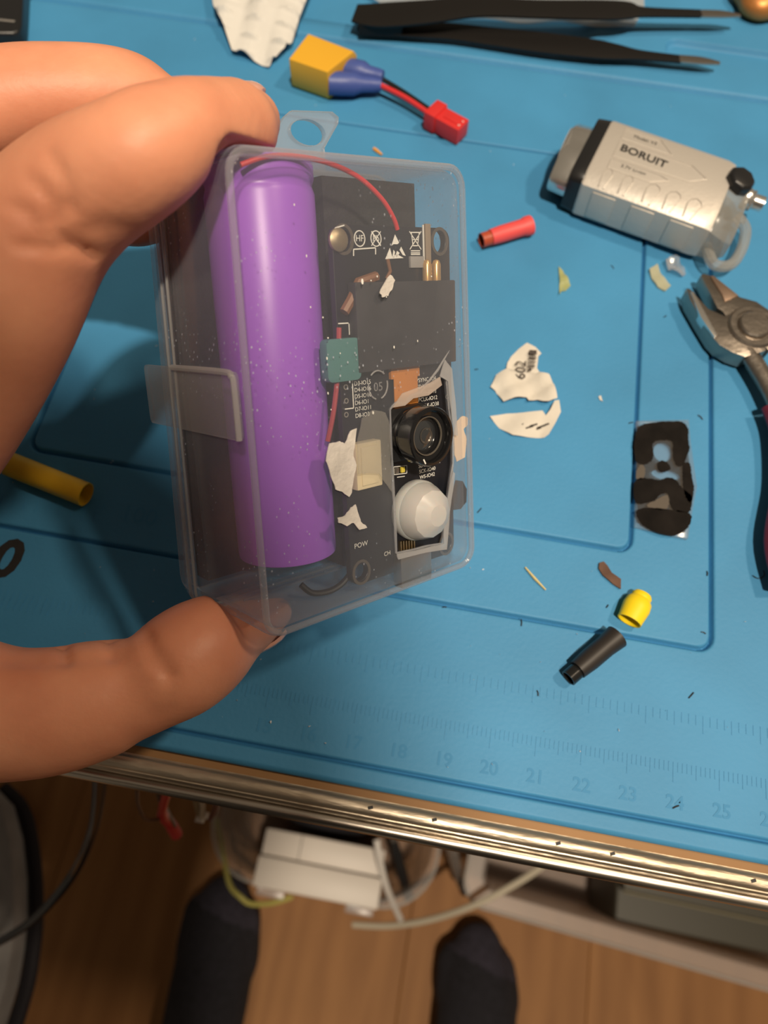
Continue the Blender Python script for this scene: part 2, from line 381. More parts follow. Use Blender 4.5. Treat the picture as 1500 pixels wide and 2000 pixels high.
def panel(ins, z):
    o2 = rrect(2.57 - ins, 3.9 - ins, max(.4 - ins * .6, .12), 6); k = len(m.v)
    bm = bmesh.new(); es = []
    for lp in (o2, HU):
        vs = [bm.verts.new((u, v, 0)) for u, v in lp]
        for i in range(len(vs)): es.append(bm.edges.new((vs[i], vs[(i + 1) % len(vs)])))
    bmesh.ops.triangle_fill(bm, use_beauty=True, use_dissolve=False, edges=es); bm.verts.index_update()
    m.add([warp(v.co.x, v.co.y, z) for v in bm.verts], [tuple(v.index for v in f.verts) for f in bm.faces]); bm.free()
panel(.15, 0); panel(.26, -.1)
m.rings([[warp(u, v, 0) for u, v in HU], [warp(u, v, -.1) for u, v in HU]], False, False)
lid = M(); lid.v, lid.f = m.v, m.f
# merge coincident rims
bmx = bmesh.new(); vv = [bmx.verts.new(p) for p in lid.v]
for f in lid.f:
    try: bmx.faces.new([vv[i] for i in f])
    except ValueError: pass
bmesh.ops.remove_doubles(bmx, verts=bmx.verts, dist=.002); bmx.verts.index_update()
lid.v = [v.co.copy() for v in bmx.verts]; lid.f = [tuple(v.index for v in f.verts) for f in bmx.faces]; bmx.free()
lido = put('lid', lid, CLEAR, case, smooth=40)
m = M()
m.rings([ring(i, z) for i, z in [(.02, -2.44), (-.08, -2.44), (-.08, -2.62), (.0, -2.66), (.02, -3.0), (.06, -3.12), (.16, -3.16)]], False, True)
m.rings([ring(i, z) for i, z in [(.02, -2.44), (.10, -2.5), (.12, -2.98), (.22, -3.06)]], False, True)
put('base', m, CLEARB, case, smooth=40)
# latch flap on the left side
m = M(); LT = rrect(1.62, .54, .10, 4)
def latch_fn(u, v, t): return bl(-2.58 - t + (.04 if u > 1.4 else 0), .10 - v * 1.0 + (u * .0), -1.80 + u)
m.plate(LT, [], latch_fn, .01, .08); put('latch', m, clear('latch_plastic', .13, edge=.35, rough=.2, gloss=.2, col=(.75, .75, .74)), case, bevel=.02)
RIMP = clear('rim_plastic', .36, edge=.3, rough=.25, col=(.70, .69, .66))
for z_, r_ in ((-2.21, .026), (-2.43, .032)):
    m = M(); Rg = ring(-.09, z_); m.tube(Rg + Rg[:1], r_, 6, cap=False); put('rim_bead', m, RIMP, case)
m = M(); Rg = ring(.085, -.075); m.tube(Rg + Rg[:1], .06, 8, cap=False); put('edge_bead', m, clear('edge_plastic', .17, edge=.45, rough=.15, gloss=.8, col=(.74, .74, .78)), lido, label='milky bead brightening the thicker front edges')  # milky bead stands in for the edge highlight and the thicker corner plastic
m = M(); pth = [bl(-2.68, .64, -2.2), bl(-2.66, .64, -.42), bl(-2.65, .58, -.24), bl(-2.64, .46, -.19), bl(-2.65, -.42, -.17)]
m.tube(spline(pth, 4), .05, 8); put('latch_rim', m, RIMP, case)
# hanging tab with oval hole
TB = [(-.16, 3.85), (-.18, 4.50), (.14, 4.88), (.33, 5.02), (1.25, 5.10), (1.40, 5.02), (1.38, 4.9), (1.02, 4.45), (1.0, 3.85)]
m = M(); m.plate(TB, [circ(.66, 4.68, .40, .22, 20)], lambda u, v, t: bl(u, v, -2.34 - t), 0, .14)
put('hanging_tab', m, clear('tab_plastic', .24, edge=.4, rough=.2), case, bevel=.02)
# white broken edge round the window, crack and torn label left-overs
m = M(); n_ = len(HU)
for i in range(n_):
    a, b = HU[i], HU[(i + 1) % n_]
    r0 = .012 if i in (4, 5, 6, 7) else random.uniform(.014, .026)
    m.tube([warp(a[0], a[1], -.03), warp((a[0] + b[0]) / 2 + random.uniform(-.01, .01), (a[1] + b[1]) / 2, -.03), warp(b[0], b[1], -.03)], [r0, r0 * 1.4, r0], 6)
put('cut_edge', m, FROST, lido, label='ragged white cut plastic edge')
def face_scrap(pts, d=-.012, th=.02, jag=0.01):
    P = [bx(px, py, d) for px, py in pts]; Q = []
    for i in range(len(P)):
        a, b = P[i], P[(i + 1) % len(P)]
        for t in (0, .33, .66): Q.append((a[0] + (b[0] - a[0]) * t + random.uniform(-jag, jag), a[1] + (b[1] - a[1]) * t + random.uniform(-jag, jag)))
    mm = M(); mm.plate(Q, [], lambda u, v, t: bl(u, v, -d - t), -th, 0.0); return mm
RES = mat('label_residue', (.62, .58, .54), .8, var=.16, scale=240, bump=.9, bscale=380)
for pts in ([(642, 866), (662, 862), (672, 866), (684, 842), (695, 836), (692, 866), (689, 892), (696, 908), (690, 936), (686, 962), (681, 971), (668, 960), (655, 956), (645, 930), (636, 900)],
            [(694, 984), (700, 1004), (704, 1018), (716, 1030), (700, 1034), (690, 1020), (677, 1027), (660, 1020), (658, 1012), (674, 1006), (684, 992)],
            [(762, 536), (770, 548), (764, 566), (756, 578), (746, 580), (740, 572), (750, 552)]):
    put('label_scrap', face_scrap(pts), RES, lido, smooth=0, label='torn white sticker residue on the lid')
m = M()
for (px, py, w_, h_) in ((728, 806, 5, 7), (707, 550, 6, 11), (736, 540, 3, 4), (769, 678, 3, 6), (815, 666, 2, 5), (640, 768, 3, 5), (640, 660, 3, 3), (630, 620, 3, 3), (638, 700, 3, 6), (574, 400, 2, 4), (598, 500, 2, 5), (606, 600, 2, 4), (646, 800, 2, 3), (724, 548, 3, 3), (842, 540, 3, 3), (664, 690, 2, 3), (700, 1030, 3, 3), (754, 580, 3, 3)):
    x, y = bx(px, py, 0); m.plate(circ(x, y, w_ / 260, h_ / 230, 7), [], lambda u, v, t: bl(u, v, t), .002, .014)
put('plastic_crumbs', m, WHITE, lido, smooth=0, kind='stuff')
m = M(); ck = [bl(*bx(px, py, -.01), .012) for px, py in ((818, 762), (838, 744), (855, 722), (868, 700), (878, 684))]
m.tube(ck, [.008, .022, .026, .018, .003], 6); put('crack', m, FROST, lido)
m = M(); m.plate([bx(px, py, 0) for px, py in ((766, 796), (785, 768), (812, 758), (838, 748), (858, 736), (862, 752), (836, 772), (806, 778), (790, 792))], [], lambda u, v, t: bl(u, v, t), .001, .02)
put('scraped_patch', m, clear('scraped_plastic', .42, edge=.2, rough=.4, col=(.82, .70, .62)), lido, smooth=0)
put('scraped_patch', face_scrap([(868, 702), (882, 720), (889, 790), (893, 850), (886, 850), (880, 800), (874, 745), (858, 735)], -.01), clear('scraped_white', .36, edge=.2, rough=.4), lido, smooth=0)
put('scraped_patch', face_scrap([(697, 862), (706, 818), (728, 800), (752, 806), (760, 830), (762, 900), (764, 960), (740, 925), (700, 925)], -.004), clear('scraped_soft', .13, edge=.2, rough=.4, col=(.70, .68, .64)), lido, smooth=0)
put('scraped_patch', face_scrap([(866, 1010), (884, 920), (888, 925), (878, 1000), (872, 1072), (832, 1078), (777, 1092), (774, 1082), (830, 1070), (866, 1062)], -.006), MATS['scraped_white'], lido, smooth=0)
m = M(); ea = bx(884, 880, .13)
TAN = mat('tan_paper', (.74, .58, .44), .8)
put('paper_patch', face_scrap([(893, 822), (904, 812), (914, 816), (914, 830), (906, 838), (912, 858), (909, 892), (892, 902), (886, 880), (887, 845)], .102, -.015), TAN, lido, smooth=0, label='torn tan paper behind the lid')
put('ink_smudge', face_scrap([(890, 938), (904, 940), (912, 955), (911, 980), (900, 994), (886, 996), (884, 960)], .102, -.012, .004), mat('ink_black', (.03, .03, .035), .5), lido, smooth=0)
# moulded recycling mark on the lid
m = M()
for a in range(3):
    a0 = math.radians(90 + 120 * a); cx_, cy_ = bx(738, 752, 0)
    pp = [(cx_ + .22 * math.cos(a0 + t), cy_ + .25 * math.sin(a0 + t)) for t in np.linspace(-.75, .75, 8)]
    m.tube([bl(x, y, .006) for x, y in pp], .014, 5)
m.text('05', .22, bl(*bx(738, 756, 0), .0), BX, BY, .012); put('moulded_mark', m, FROST, lido)

# ------------------------------------------------------------------ contents
m = M(); m.lathe(bl(-1.12, -2.96, -1.42), BY, [(.86, 0), (.915, .03), (.925, .1), (.925, 6.32), (.90, 6.40), (.885, 6.45), (.90, 6.50), (.925, 6.56), (.925, 6.78), (.88, 6.86), (.70, 6.87)], 48)
bat = thing('battery_cell', 'purple cylindrical lithium cell standing inside the clear case', 'battery', bl(-1.12, -2.96, -1.42))
put('wrapper', m, mat('purple_wrap', (.34, .105, .62), .36, var=.05, scale=30), bat, smooth=50)
m = M(); m.lathe(bl(-1.12, 3.90, -1.42), BY, [(.5, 0), (.5, .06), (.28, .08), (.28, .16)], 24); put('terminal', m, STEEL, bat)
FOAM = mat('black_foam', (.016, .015, .016), .8, var=.3, scale=500, bump=.5, bscale=900)
m = M(); m.box(bl(-.02, .12, -2.72), BX * 2.28, BY * 3.62, BN * .22); m.box(bl(1.24, .10, -1.93), BX * 1.12, BY * 3.66, BN * .62)
put('foam_liner', m, FOAM, label='black foam pad lining the clear case behind the purple cell', cat='foam pad', smooth=0)

board = thing('circuit_board', 'black camera development board with white print inside the clear case', 'circuit board', bl(.98, -3.4, -.5))
PCB = mat('black_pcb', (.010, .010, .014), .38)
BL_, BT_, BRR, BB_ = -.43, 2.86, 2.36, -3.60
cxb, cyb = (BL_ + BRR) / 2, (BT_ + BB_) / 2
m = M(); m.plate(rrect((BRR - BL_) / 2, (BT_ - BB_) / 2, .22, 5, cxb, cyb), [circ(-.2, 2.62, .16), circ(2.09, 2.62, .16, .2), circ(-.18, -3.36, .16), circ(2.12, -3.36, .16)], lambda u, v, t: bl(u, v, -.38 - t), 0, .14)
pcb = put('pcb', m, PCB, board, bevel=.008, seg=1)
GOLD = mat('gold_pad', (.75, .60, .36), .3, 1.0)
for (hx_, hy_) in ((-.2, 2.62), (2.09, 2.62), (-.18, -3.36), (2.12, -3.36)):
    m = M(); m.plate(circ(hx_, hy_, .225, .255, 20), [circ(hx_, hy_, .165, .2, 20)], lambda u, v, t: bl(u, v, -.38 + t), -.005, .012); put('mounting_ring', m, mat('ring_pad', (.20, .17, .14), .35, .7), board)
m = M(); m.box(bl(1.76, 2.3, -.365), BX * .065, BY * .62, BN * .03); put('edge_strip', m, mat('bare_edge', (.26, .20, .14), .5), board, bevel=.01)
m = M(); m.box(bl(1.66, 2.3, -.37), BX * .012, BY * .6, BN * .012); put('edge_line', m, WHITE, board, smooth=0)
m = M(); qa, qb = bx(692, 560, .15), bx(889, 714, .15)
m.box(bl((qa[0] + qb[0]) / 2 + .03, 1.16, -.26), BX * 1.22, BY * .76, BN * .11)
put('radio_module', m, mat('dark_module', (.030, .028, .032), .5, var=.2, scale=200), board, bevel=.03, label='dark grey module plate')
m = M()
D_ = .375
def silk(body, px, py, size, al='CENTER'): m.text(body, size, bl(*bx(px, py, D_), -D_), BX, BY, .006, al)
for (px, py) in ((702, 466), (734, 466)):
    x, y = bx(px, py, D_); m.plate(circ(x, y, .125, .135, 26), [circ(x, y, .108, .118, 26)], lambda u, v, t: bl(u, v, -D_ + t), .0, .008)
silk('HF', 702, 466, .15); silk('Pb', 734, 466, .15)
def stroke(p, q, wd=.012): 
    a, b = bl(*bx(*p, D_), -D_ + .006), bl(*bx(*q, D_), -D_ + .006); t = (b - a).normalized(); s_ = BN.cross(t) * wd
    m.prism([a - s_, b - s_, b + s_, a + s_], BN * .003)
stroke((725, 452), (743, 480)); stroke((743, 452), (725, 480), .007)
def poly(pts): m.prism([bl(*bx(px, py, D_), -D_ + .003) for px, py in pts], BN * .005)
poly([(771, 458), (779, 474), (776, 477), (768, 477), (764, 480)]); poly([(761, 484), (766, 503), (752, 506)]); poly([(783, 482), (792, 500), (786, 498), (780, 488)])
poly([(768, 488), (771, 492), (769, 505), (766, 502)]); poly([(766, 503), (774, 496), (788, 504), (752, 506)]); poly([(775, 490), (780, 494), (774, 503), (772, 499)])
for a, b in (((800, 454), (821, 454)), ((803, 455), (806, 480)), ((818, 455), (815, 480)), ((806, 480), (815, 480)), ((799, 452), (822, 487)), ((822, 452), (800, 487)), ((806, 468), (816, 468)), ((802, 490), (820, 490)), ((802, 494), (820, 494)), ((802, 497), (820, 497))): stroke(a, b, .009)
for a, b in (((690, 487), (733, 484)), ((733, 484), (733, 497)), ((690, 487), (690, 500)), ((687, 728), (690, 797)), ((690, 797), (673, 799)), ((660, 632), (680, 631)), ((681, 632), (682, 654)), ((655, 445), (672, 440)), ((648, 452), (655, 445))): stroke(a, b, .010)
for k_, t_ in enumerate(('D3-IO15', 'D4-IO16', 'D5-IO10', 'D6-IO1', 'D7-IO11', 'D8-IO3')): silk(t_, 691 + k_ * .5, 750 + k_ * 12.6, .108, 'LEFT')
for k_, t_ in enumerate(('VSYNC-IO6', 'SDA-IO21', 'HREF-IO18', 'PCLK-IO12', 'XCLK-IO38', 'RST-IO0')): silk(t_, 812 + k_ * 1.6, 744 + k_ * 12.6, .108, 'LEFT')
for k_, t_ in enumerate(('SDOUT-IO41', 'SCK-IO40', 'WS-IO42')): silk(t_, 817 + k_ * 1.2, 911 + k_ * 11, .108, 'LEFT')
silk('POW', 705, 1064, .14); silk('CH', 756, 1081, .12)
put('white_print', m, WHITE, board, smooth=0, label='white silkscreen lettering and symbols')
for (px, py) in ((675, 756), (676, 783), (873, 723), (873, 748), (676, 810), (873, 775)):
    x, y = bx(px, py, D_); m = M(); m.plate(circ(x, y, .05, .05, 12), [circ(x, y, .032, .032, 12)], lambda u, v, t: bl(u, v, -D_ + t), .0, .01); put('pin_hole', m, mat('dull_pad', (.35, .33, .30), .5, .5), board, smooth=0)
# camera module
cmx, cmy = .87, -.80
camm = M(); camm.box(bl(cmx + .02, cmy, -.22), BX * .46, BY * .50, BN * .16)
cmo = put('camera_module', camm, BLK, board, bevel=.04, label='black camera module with round lens')
cm = bl(cmx, cmy, -.08)
m = M(); m.lathe(cm, BN, [(.46, 0), (.46, .12), (.44, .14), (.44, .24), (.53, .29), (.545, .33), (.545, .62), (.53, .645), (.48, .65), (.465, .63), (.45, .52), (.36, .50), (.335, .44), (.27, .43)], 48, cap1=False); put('lens_barrel', m, mat('gloss_black', (.008, .008, .009), .18, coat=.4), cmo, smooth=30)
m = M(); m.lathe(cm, BN, [(.355, .515), (.36, .53), (.345, .53), (.335, .51)], 40, cap0=False, cap1=False); put('lens_ring', m, mat('ring_grey', (.32, .29, .25), .3, .8), cmo)
m = M(); m.lathe(cm, BN, [(.34, .40), (.27, .435), (.2, .455), (.1, .47), (.001, .475)], 32, cap0=True); put('lens_glass', m, mat('lens_glass', (.03, .032, .035), .06, coat=1.0), cmo, smooth=60)
m = M(); m.lathe(cm, BN, [(.14, .462), (.15, .48), (.13, .482), (.11, .468)], 28, cap0=False, cap1=False); put('lens_ring', m, mat('ring_dark', (.12, .11, .10), .25, .6), cmo)
m = M(); t0 = cm + BN * .652 - BX * .22 - BY * .42; m.box(t0, (BX * .55 - BY) * .045, (BX + BY * .55) * .012, BN * .004); put('focus_mark', m, WHITE, cmo, smooth=0)
m = M(); fx, fy = bx(792, 782, .3); m.box(bl(fx + .02, fy + .12, -.30), BX * .30, BY * .42, BN * .012); m.box(bl(fx + .02, fy + .52, -.33), BX * .36, BY * .1, BN * .04)
put('flex_cable', m, mat('copper_flex', (.48, .18, .035), .35), board, bevel=.01, label='orange flat flex cable of the camera')
m = M(); x_, y_ = bx(667, 703, .25); m.plate(rrect(.36, .36, .10, 4, x_, y_), [], lambda u, v, t: bl(u, v, -.37 + t), 0, .2); put('chip_block', m, mat('teal_part', (.07, .19, .19), .5), board, bevel=.03, label='dull teal block')
m = M(); x_, y_ = bx(716, 908, .22); m.box(bl(x_ + .02, y_, -.27), BX * .30, BY * .43, BN * .11); m.box(bl(x_ + .02, y_, -.16), BX * .2, BY * .36, BN * .03); put('socket', m, mat('cream_plastic', (.78, .66, .42), .5), board, bevel=.04, label='cream coloured wire socket')
m = M(); x_, y_ = bx(803, 1104, .3); m.box(bl(x_ + .02, y_ - .02, -.28), BX * .42, BY * .34, BN * .13); put('usb_port', m, STEEL, board, bevel=.05, label='silver metal port at the bottom edge')
for k_ in range(6):
    x_, y_ = bx(781 + k_ * 5.2, 1066 - k_ * .5, .36); m = M(); m.box(bl(x_, y_, -.35), BX * .014, BY * .10, BN * .03); put('pin', m, GOLD, board, smooth=0)
for (px, py, c_) in ((774, 919, STEEL), (786, 917, mat('yellow_led', (.75, .60, .08), .4))):
    x_, y_ = bx(px, py, .36); m = M(); m.box(bl(x_, y_, -.355), BX * .045, BY * .055, BN * .025); put('led' if c_ is not STEEL else 'resistor', m, c_, board, bevel=.01)
m = M()
for a, b in (((768, 912), (794, 909)), ((794, 909), (794, 924)), ((794, 924), (769, 927)), ((769, 927), (768, 912)), ((775, 932), (790, 930))): stroke(a, b, .008)
put('part_outline', m, WHITE, board, smooth=0)
x_, y_ = bx(840, 530, .34)
for dx in (-.12, .12):
    m = M(); m.lathe(bl(x_ + dx, y_ - .2, -.3), BY, [(.09, 0), (.09, .32), (.06, .39), (.02, .41)], 14); put('gold_contact', m, mat('amber_part', (.55, .34, .14), .25, .5), board)
m = M(); x_, y_ = bx(812, 512, .36); m.box(bl(x_, y_, -.34), BX * .17, BY * .1, BN * .03); put('resistor', m, mat('grey_part', (.30, .29, .28), .4), board, bevel=.01)
x_, y_ = bx(664, 468, .3); m = M(); m.lathe(bl(x_, y_, -.37), BN, [(.19, 0), (.19, .05), (.12, .1), (.05, .11)], 20); put('screw', m, mat('dull_brass', (.38, .31, .20), .45, .8), board)
m = M(); x_, y_ = bx(726, 545, .36); m.tube([bl(*bx(px, py, .3), -.3) for px, py in ((757, 506), (762, 530), (755, 545))], .035, 8); m.tube([bl(*bx(px, py, .3), -.3) for px, py in ((672, 610), (686, 585), (700, 552), (735, 540))], .09, 8)
put('brown_lead', m, mat('brown_wire', (.20, .09, .045), .4), board)
# presence sensor dome
pxx, pyy = bx(829, 1000, .08)
pir = thing('motion_sensor', 'small white faceted presence sensor dome showing through the window', 'sensor', bl(.83, -2.29, -.38))
PW = mat('milky_white', (.50, .49, .48), .32, sss=.35)
pc = bl(pxx, pyy, -.30)
m = M(); m.lathe(pc - BN * .26, BN, [(.50, 0), (.55, .05), (.55, .16), (.60, .18), (.61, .22), (.61, .34), (.585, .38)], 40); put('collar', m, PW, pir, smooth=40)
m = M(); R_ = []; base_ = pc + BN * .12
R_.append([base_ + (BX * math.cos(a) + BY * math.sin(a)) * .58 for a in [2 * math.pi * k / 48 for k in range(48)]])
R_.append([base_ + BN * .10 + (BX * math.cos(a) + BY * math.sin(a)) * .565 for a in [2 * math.pi * k / 48 for k in range(48)]])
m.rings(R_, False, False)
N1 = 12
def dr(n, r, h, off=0.0): return [base_ + BN * h + (BX * math.cos(a) + BY * math.sin(a)) * r for a in [2 * math.pi * (k + off) / n for k in range(n)]]
r1 = dr(48, .565, .10); r2 = dr(N1, .475, .33, 0); r3 = dr(N1, .22, .50, 0)
k0 = len(m.v); m.v += r1 + r2 + r3
for q in range(N1):
    for j in range(4):
        m.f.append((k0 + q * 4 + j, k0 + (q * 4 + j + 1) % 48, k0 + 48 + (q if j < 2 else (q + 1) % N1)))
    m.f.append((k0 + (q * 4 + 2) % 48, k0 + 48 + (q + 1) % N1, k0 + 48 + q))
    m.f.append((k0 + 48 + q, k0 + 48 + (q + 1) % N1, k0 + 48 + N1 + (q + 1) % N1, k0 + 48 + N1 + q))
m.f.append(tuple(k0 + 48 + N1 + q for q in range(N1)))
bmx = bmesh.new(); vv = [bmx.verts.new(p) for p in m.v]
for f in m.f: bmx.faces.new([vv[i] for i in f])
bmesh.ops.remove_doubles(bmx, verts=bmx.verts, dist=.002); bmx.verts.index_update()
m.v = [v.co.copy() for v in bmx.verts]; m.f = [tuple(v.index for v in f.verts) for f in bmx.faces]; bmx.free()
put('dome', m, PW, pir, bevel=.05, seg=2, smooth=18)
# wires in the case
RED = mat('red_wire', (.62, .03, .035), .4)
m = M(); m.tube(spline([bl(*bx(px, py, dd), -dd) for px, py, dd in ((470, 322, .6), (520, 306, .5), (575, 305, .42), (640, 318, .36), (700, 346, .33), (745, 388, .32), (768, 425, .33), (776, 448, .36))], 8), .042, 10)
put('red_wire', m, RED, label='red wire curving from the purple cell to the board', cat='wire')
m = M(); m.tube(spline([bl(*bx(px, py, dd), -dd) for px, py, dd in ((588, 1142, .9), (610, 1158, .8), (640, 1156, .7), (665, 1143, .62), (682, 1124, .58))], 8), .06, 10)
put('black_wire', m, BLK, label='short black wire bent below the purple cell', cat='wire')
m = M(); m.tube(spline([bl(*bx(px, py, dd), -dd) for px, py, dd in ((662, 640, .3), (660, 720, .28), (652, 800, .26), (640, 862, .3))], 8), .045, 8)
put('red_wire', m, mat('dark_red_wire', (.35, .05, .06), .45), label='dark red wire along the left edge of the board', cat='wire')

# ================================================================== PERSON
person = thing('person', 'person holding the clear case in the left hand, dark socks on floor', 'person', (0, -20, -72))
def cz(*a): return [(atZ(px, py, Z), r) for px, py, Z, r in a]
chains = [
    cz((490, 236, 12.0, .50), (466, 247, 11.7, .68), (436, 252, 11.3, .70), (405, 253, 10.95, .70), (365, 251, 10.55, .66), (318, 276, 10.4, .77), (262, 312, 10.4, .84), (150, 380, 10.8, .97), (70, 470, 11.1, 1.05), (0, 640, 11.5, 1.06), (-112, 835, 12.2, 1.12), (-240, 1000, 13.0, 1.2)),
    cz((405, 262, 13.1, .50), (360, 240, 13.4, .60), (310, 220, 13.55, .66), (250, 193, 13.4, .78), (150, 190, 13.2, .85), (0, 206, 13.0, .90), (-130, 270, 12.9, .95), (-230, 460, 13.1, 1.0), (-300, 760, 13.6, 1.1), (-330, 980, 14.0, 1.2)),
    cz((292, 425, 14.35, .50), (255, 420, 14.5, .60), (150, 385, 14.6, .75), (0, 360, 14.8, .82), (-170, 380, 15.0, .9), (-300, 560, 15.2, .95), (-400, 900, 15.4, 1.15)),
    cz((200, 420, 15.6, .5), (60, 395, 15.8, .66), (-120, 410, 16.2, .74), (-300, 560, 16.4, .8), (-430, 900, 16.4, 1.0)),
    cz((532, 1196, 14.5, .40), (508, 1205, 14.35, .56), (458, 1226, 14.1, .76), (402, 1262, 13.75, .95), (345, 1302, 13.5, .98), (285, 1338, 13.4, .88), (235, 1352, 13.35, .99), (190, 1366, 13.3, 1.07), (100, 1388, 13.2, 1.13), (0, 1392, 13.2, 1.2), (-130, 1370, 13.3, 1.45), (-300, 1280, 13.7, 1.8)),
    cz((-200, 900, 12.6, 1.1), (-260, 1080, 13.1, 1.4), (-300, 1230, 13.5, 1.6)),
    cz((-270, 960, 13.6, 1.4), (-380, 1180, 14.2, 1.9), (-560, 1420, 13.2, 2.2), (-760, 1640, 12.8, 2.3)),
    cz((-380, 880, 15.2, 1.3), (-480, 1150, 15.2, 1.8), (-640, 1400, 13.8, 2.1)),
    cz((-560, 1420, 13.2, 2.3), (-900, 1800, 12.4, 2.5), (-1500, 2500, 12.2, 3.0), (-2000, 3050, 12.4, 3.4)),
]
BRn = np.array(BR); BOn = np.array(BO)
RCn = np.array(RC); CAMn = np.array(CAM)
def crease(co, no, pts, depth, width, spread=1.0):
    P = (co - CAMn) @ RCn; Z = -P[:, 2]; px = 750 + F * P[:, 0] / Z; py = 1000 - F * P[:, 1] / Z
    facing = ((CAMn - co) * no).sum(1) > 0
    best = np.full(len(co), 1e9)
    for (x0, y0), (x1, y1) in zip(pts[:-1], pts[1:]):
        dx, dy = x1 - x0, y1 - y0; t = np.clip(((px - x0) * dx + (py - y0) * dy) / (dx * dx + dy * dy), 0, 1)
        best = np.minimum(best, np.hypot(px - x0 - t * dx, py - y0 - t * dy))
    return co - no * (facing * depth * np.exp(-(best / width) ** 2))[:, None]
def hand_post(co, no):
    for pts, dp, wd in (([(250, 450), (200, 440), (120, 470)], .04, 16), ([(130, 400), (100, 440), (130, 480), (180, 500)], .07, 10), ([(60, 350), (95, 385), (110, 430)], .07, 9),
                        ([(20, 400), (60, 420), (80, 470)], .06, 9), ([(95, 300), (125, 350), (145, 420)], .06, 10), ([(182, 498), (150, 480), (110, 490), (40, 480)], .08, 10),
                        ([(283, 1238), (296, 1272), (328, 1318)], .12, 14), ([(213, 1248), (216, 1280)], .12, 9), ([(122, 1254), (128, 1290)], .12, 9), ([(0, 1290), (100, 1292), (230, 1285)], .05, 14), ([(300, 1400), (330, 1380), (335, 1330)], .03, 12)):
        co = crease(co, no, pts, dp, wd)
    l = (co - BOn) @ BRn                                   # press the fingertips flat against the case
    x0, y1, y0, z0, z1 = -2.68, 3.97, -3.98, -3.2, .02
    ins = (l[:, 0] > x0) & (l[:, 0] < 2.6) & (l[:, 1] < y1) & (l[:, 1] > y0) & (l[:, 2] < z1) & (l[:, 2] > z0)
    d = np.stack([l[:, 0] - x0, y1 - l[:, 1], l[:, 1] - y0, l[:, 2] - z0], 1); k = d.argmin(1)
    fr = (l[:, 0] > -2.50) & (l[:, 0] < 1) & (l[:, 1] < y1) & (l[:, 1] > 2.2) & (l[:, 2] > -.5) & (l[:, 2] < 2.5); l[fr, 1] = y1 + .02
    l[ins & (k == 0) & ~fr, 0] = x0; l[ins & (k == 1), 1] = y1; l[ins & (k == 2), 1] = y0; l[ins & (k == 3), 2] = z0
    return l @ BRn.T + BOn
hand_m = blob(chains, .085, 7, hand_post, 24, 3)
hand = put('hand', hand_m, SKIN, person, smooth=180, label='left hand gripping the case between finger and thumb')
def nail(c, along, out, wl, ww, name='fingernail'):
    along = V(along).normalized(); out = V(out); out = (out - along * out.dot(along)).normalized(); sd = along.cross(out); m = M(); R = []
    for i in range(7):
        t = i / 6 * 2 - 1; hw = ww * (1 - .35 * abs(t) ** 3)
        R.append([V(c) + along * (t * wl) + sd * (math.sin(a) * hw) + out * ((math.cos(a) - 1) * ww * .8 - .05 * t * t) for a in np.linspace(-1.0, 1.0, 9)]
                 + [V(c) - out * .06 + along * (t * wl) + sd * (math.sin(a) * hw * .95) + out * ((math.cos(a) - 1) * ww * .8 - .05 * t * t) for a in np.linspace(1.0, -1.0, 9)])
    m.rings(R); return put(name, m, NAIL, hand, smooth=60)
a_, b_ = atZ(436, 238, 11.0), atZ(489, 221, 12.25)
nail(atZ(482, 224, 12.15) + BY * .50, b_ - a_, BY, .40, .36)
a_, b_ = atZ(455, 1236, 14.1), atZ(532, 1196, 14.5)
nail(atZ(508, 1207, 14.37) - BY * .64, b_ - a_, -BY, .48, .46, 'thumbnail')
# unseen upper body of the person, added so the head shades thumb and mat
sh = V((-19, -44, 51)); el = V((-40, -44, 16)); wr = atZ(-2000, 3050, 12.4)
hd = V((2.3, -20.3, 57))
body_m = blob([[(V((0, -49, 12)), 11), (V((0, -51, 28)), 11.5), (V((0, -47, 44)), 11), (V((0, -37, 53)), 9)], [(V((-8, -49, 20)), 10), (V((-9, -48, 44)), 10), (sh, 7.5)], [(V((8, -49, 20)), 10), (V((9, -48, 44)), 10), (V((19, -44, 51)), 7.5)],
               [(sh, 7.0), ((sh + el) / 2 + V((-3, 0, 0)), 5.6), (el, 4.9), ((el + wr) / 2, 4.4), (wr, 3.9)], [(V((19, -44, 51)), 7.0), (V((27, -46, 36)), 5.6), (V((30, -50, 22)), 4.8), (V((30, -47, 8)), 4.2), (V((27, -43, -4)), 3.4)], [(V((-9, -48, 14)), 9.5), (V((-10, -46, 2)), 9)], [(V((9, -48, 14)), 9.5), (V((11, -46, 2)), 9)]], .9, 4)
put('sweater', body_m, mat('dark_sweater', (.03, .032, .04), .95, bump=.5, bscale=120), person, smooth=180)
fwd = (CAM - hd).normalized(); upv = V((0, .92, .4)); upv = (upv - fwd * upv.dot(fwd)).normalized(); sdv = fwd.cross(upv)
head_m = blob([[(V((0, -34, 50)), 6.2), (V((1, -27, 54)), 6.0)], [(hd - fwd * 2.5 + upv * 2.5, 8.0), (hd - upv * 1.0, 7.2), (hd + fwd * 1.5 - upv * 6.5, 5.2), (hd + fwd * 2.5 - upv * 9.5, 3.6)], [(V((1, -27, 54)), 5.6), (hd - fwd * 3 - upv * 3, 6.0)],
               [(hd + fwd * 6.5 + upv * 1.5, 1.0), (hd + fwd * 7.9 - upv * 2.2, 1.5)], [(hd + sdv * 7.2 + upv * 1.5, 1.3), (hd + sdv * 7.4 - upv * 2, 1.1)], [(hd - sdv * 7.2 + upv * 1.5, 1.3), (hd - sdv * 7.4 - upv * 2, 1.1)]], .5, 4)
hdo = put('head', head_m, SKIN, person, smooth=180)
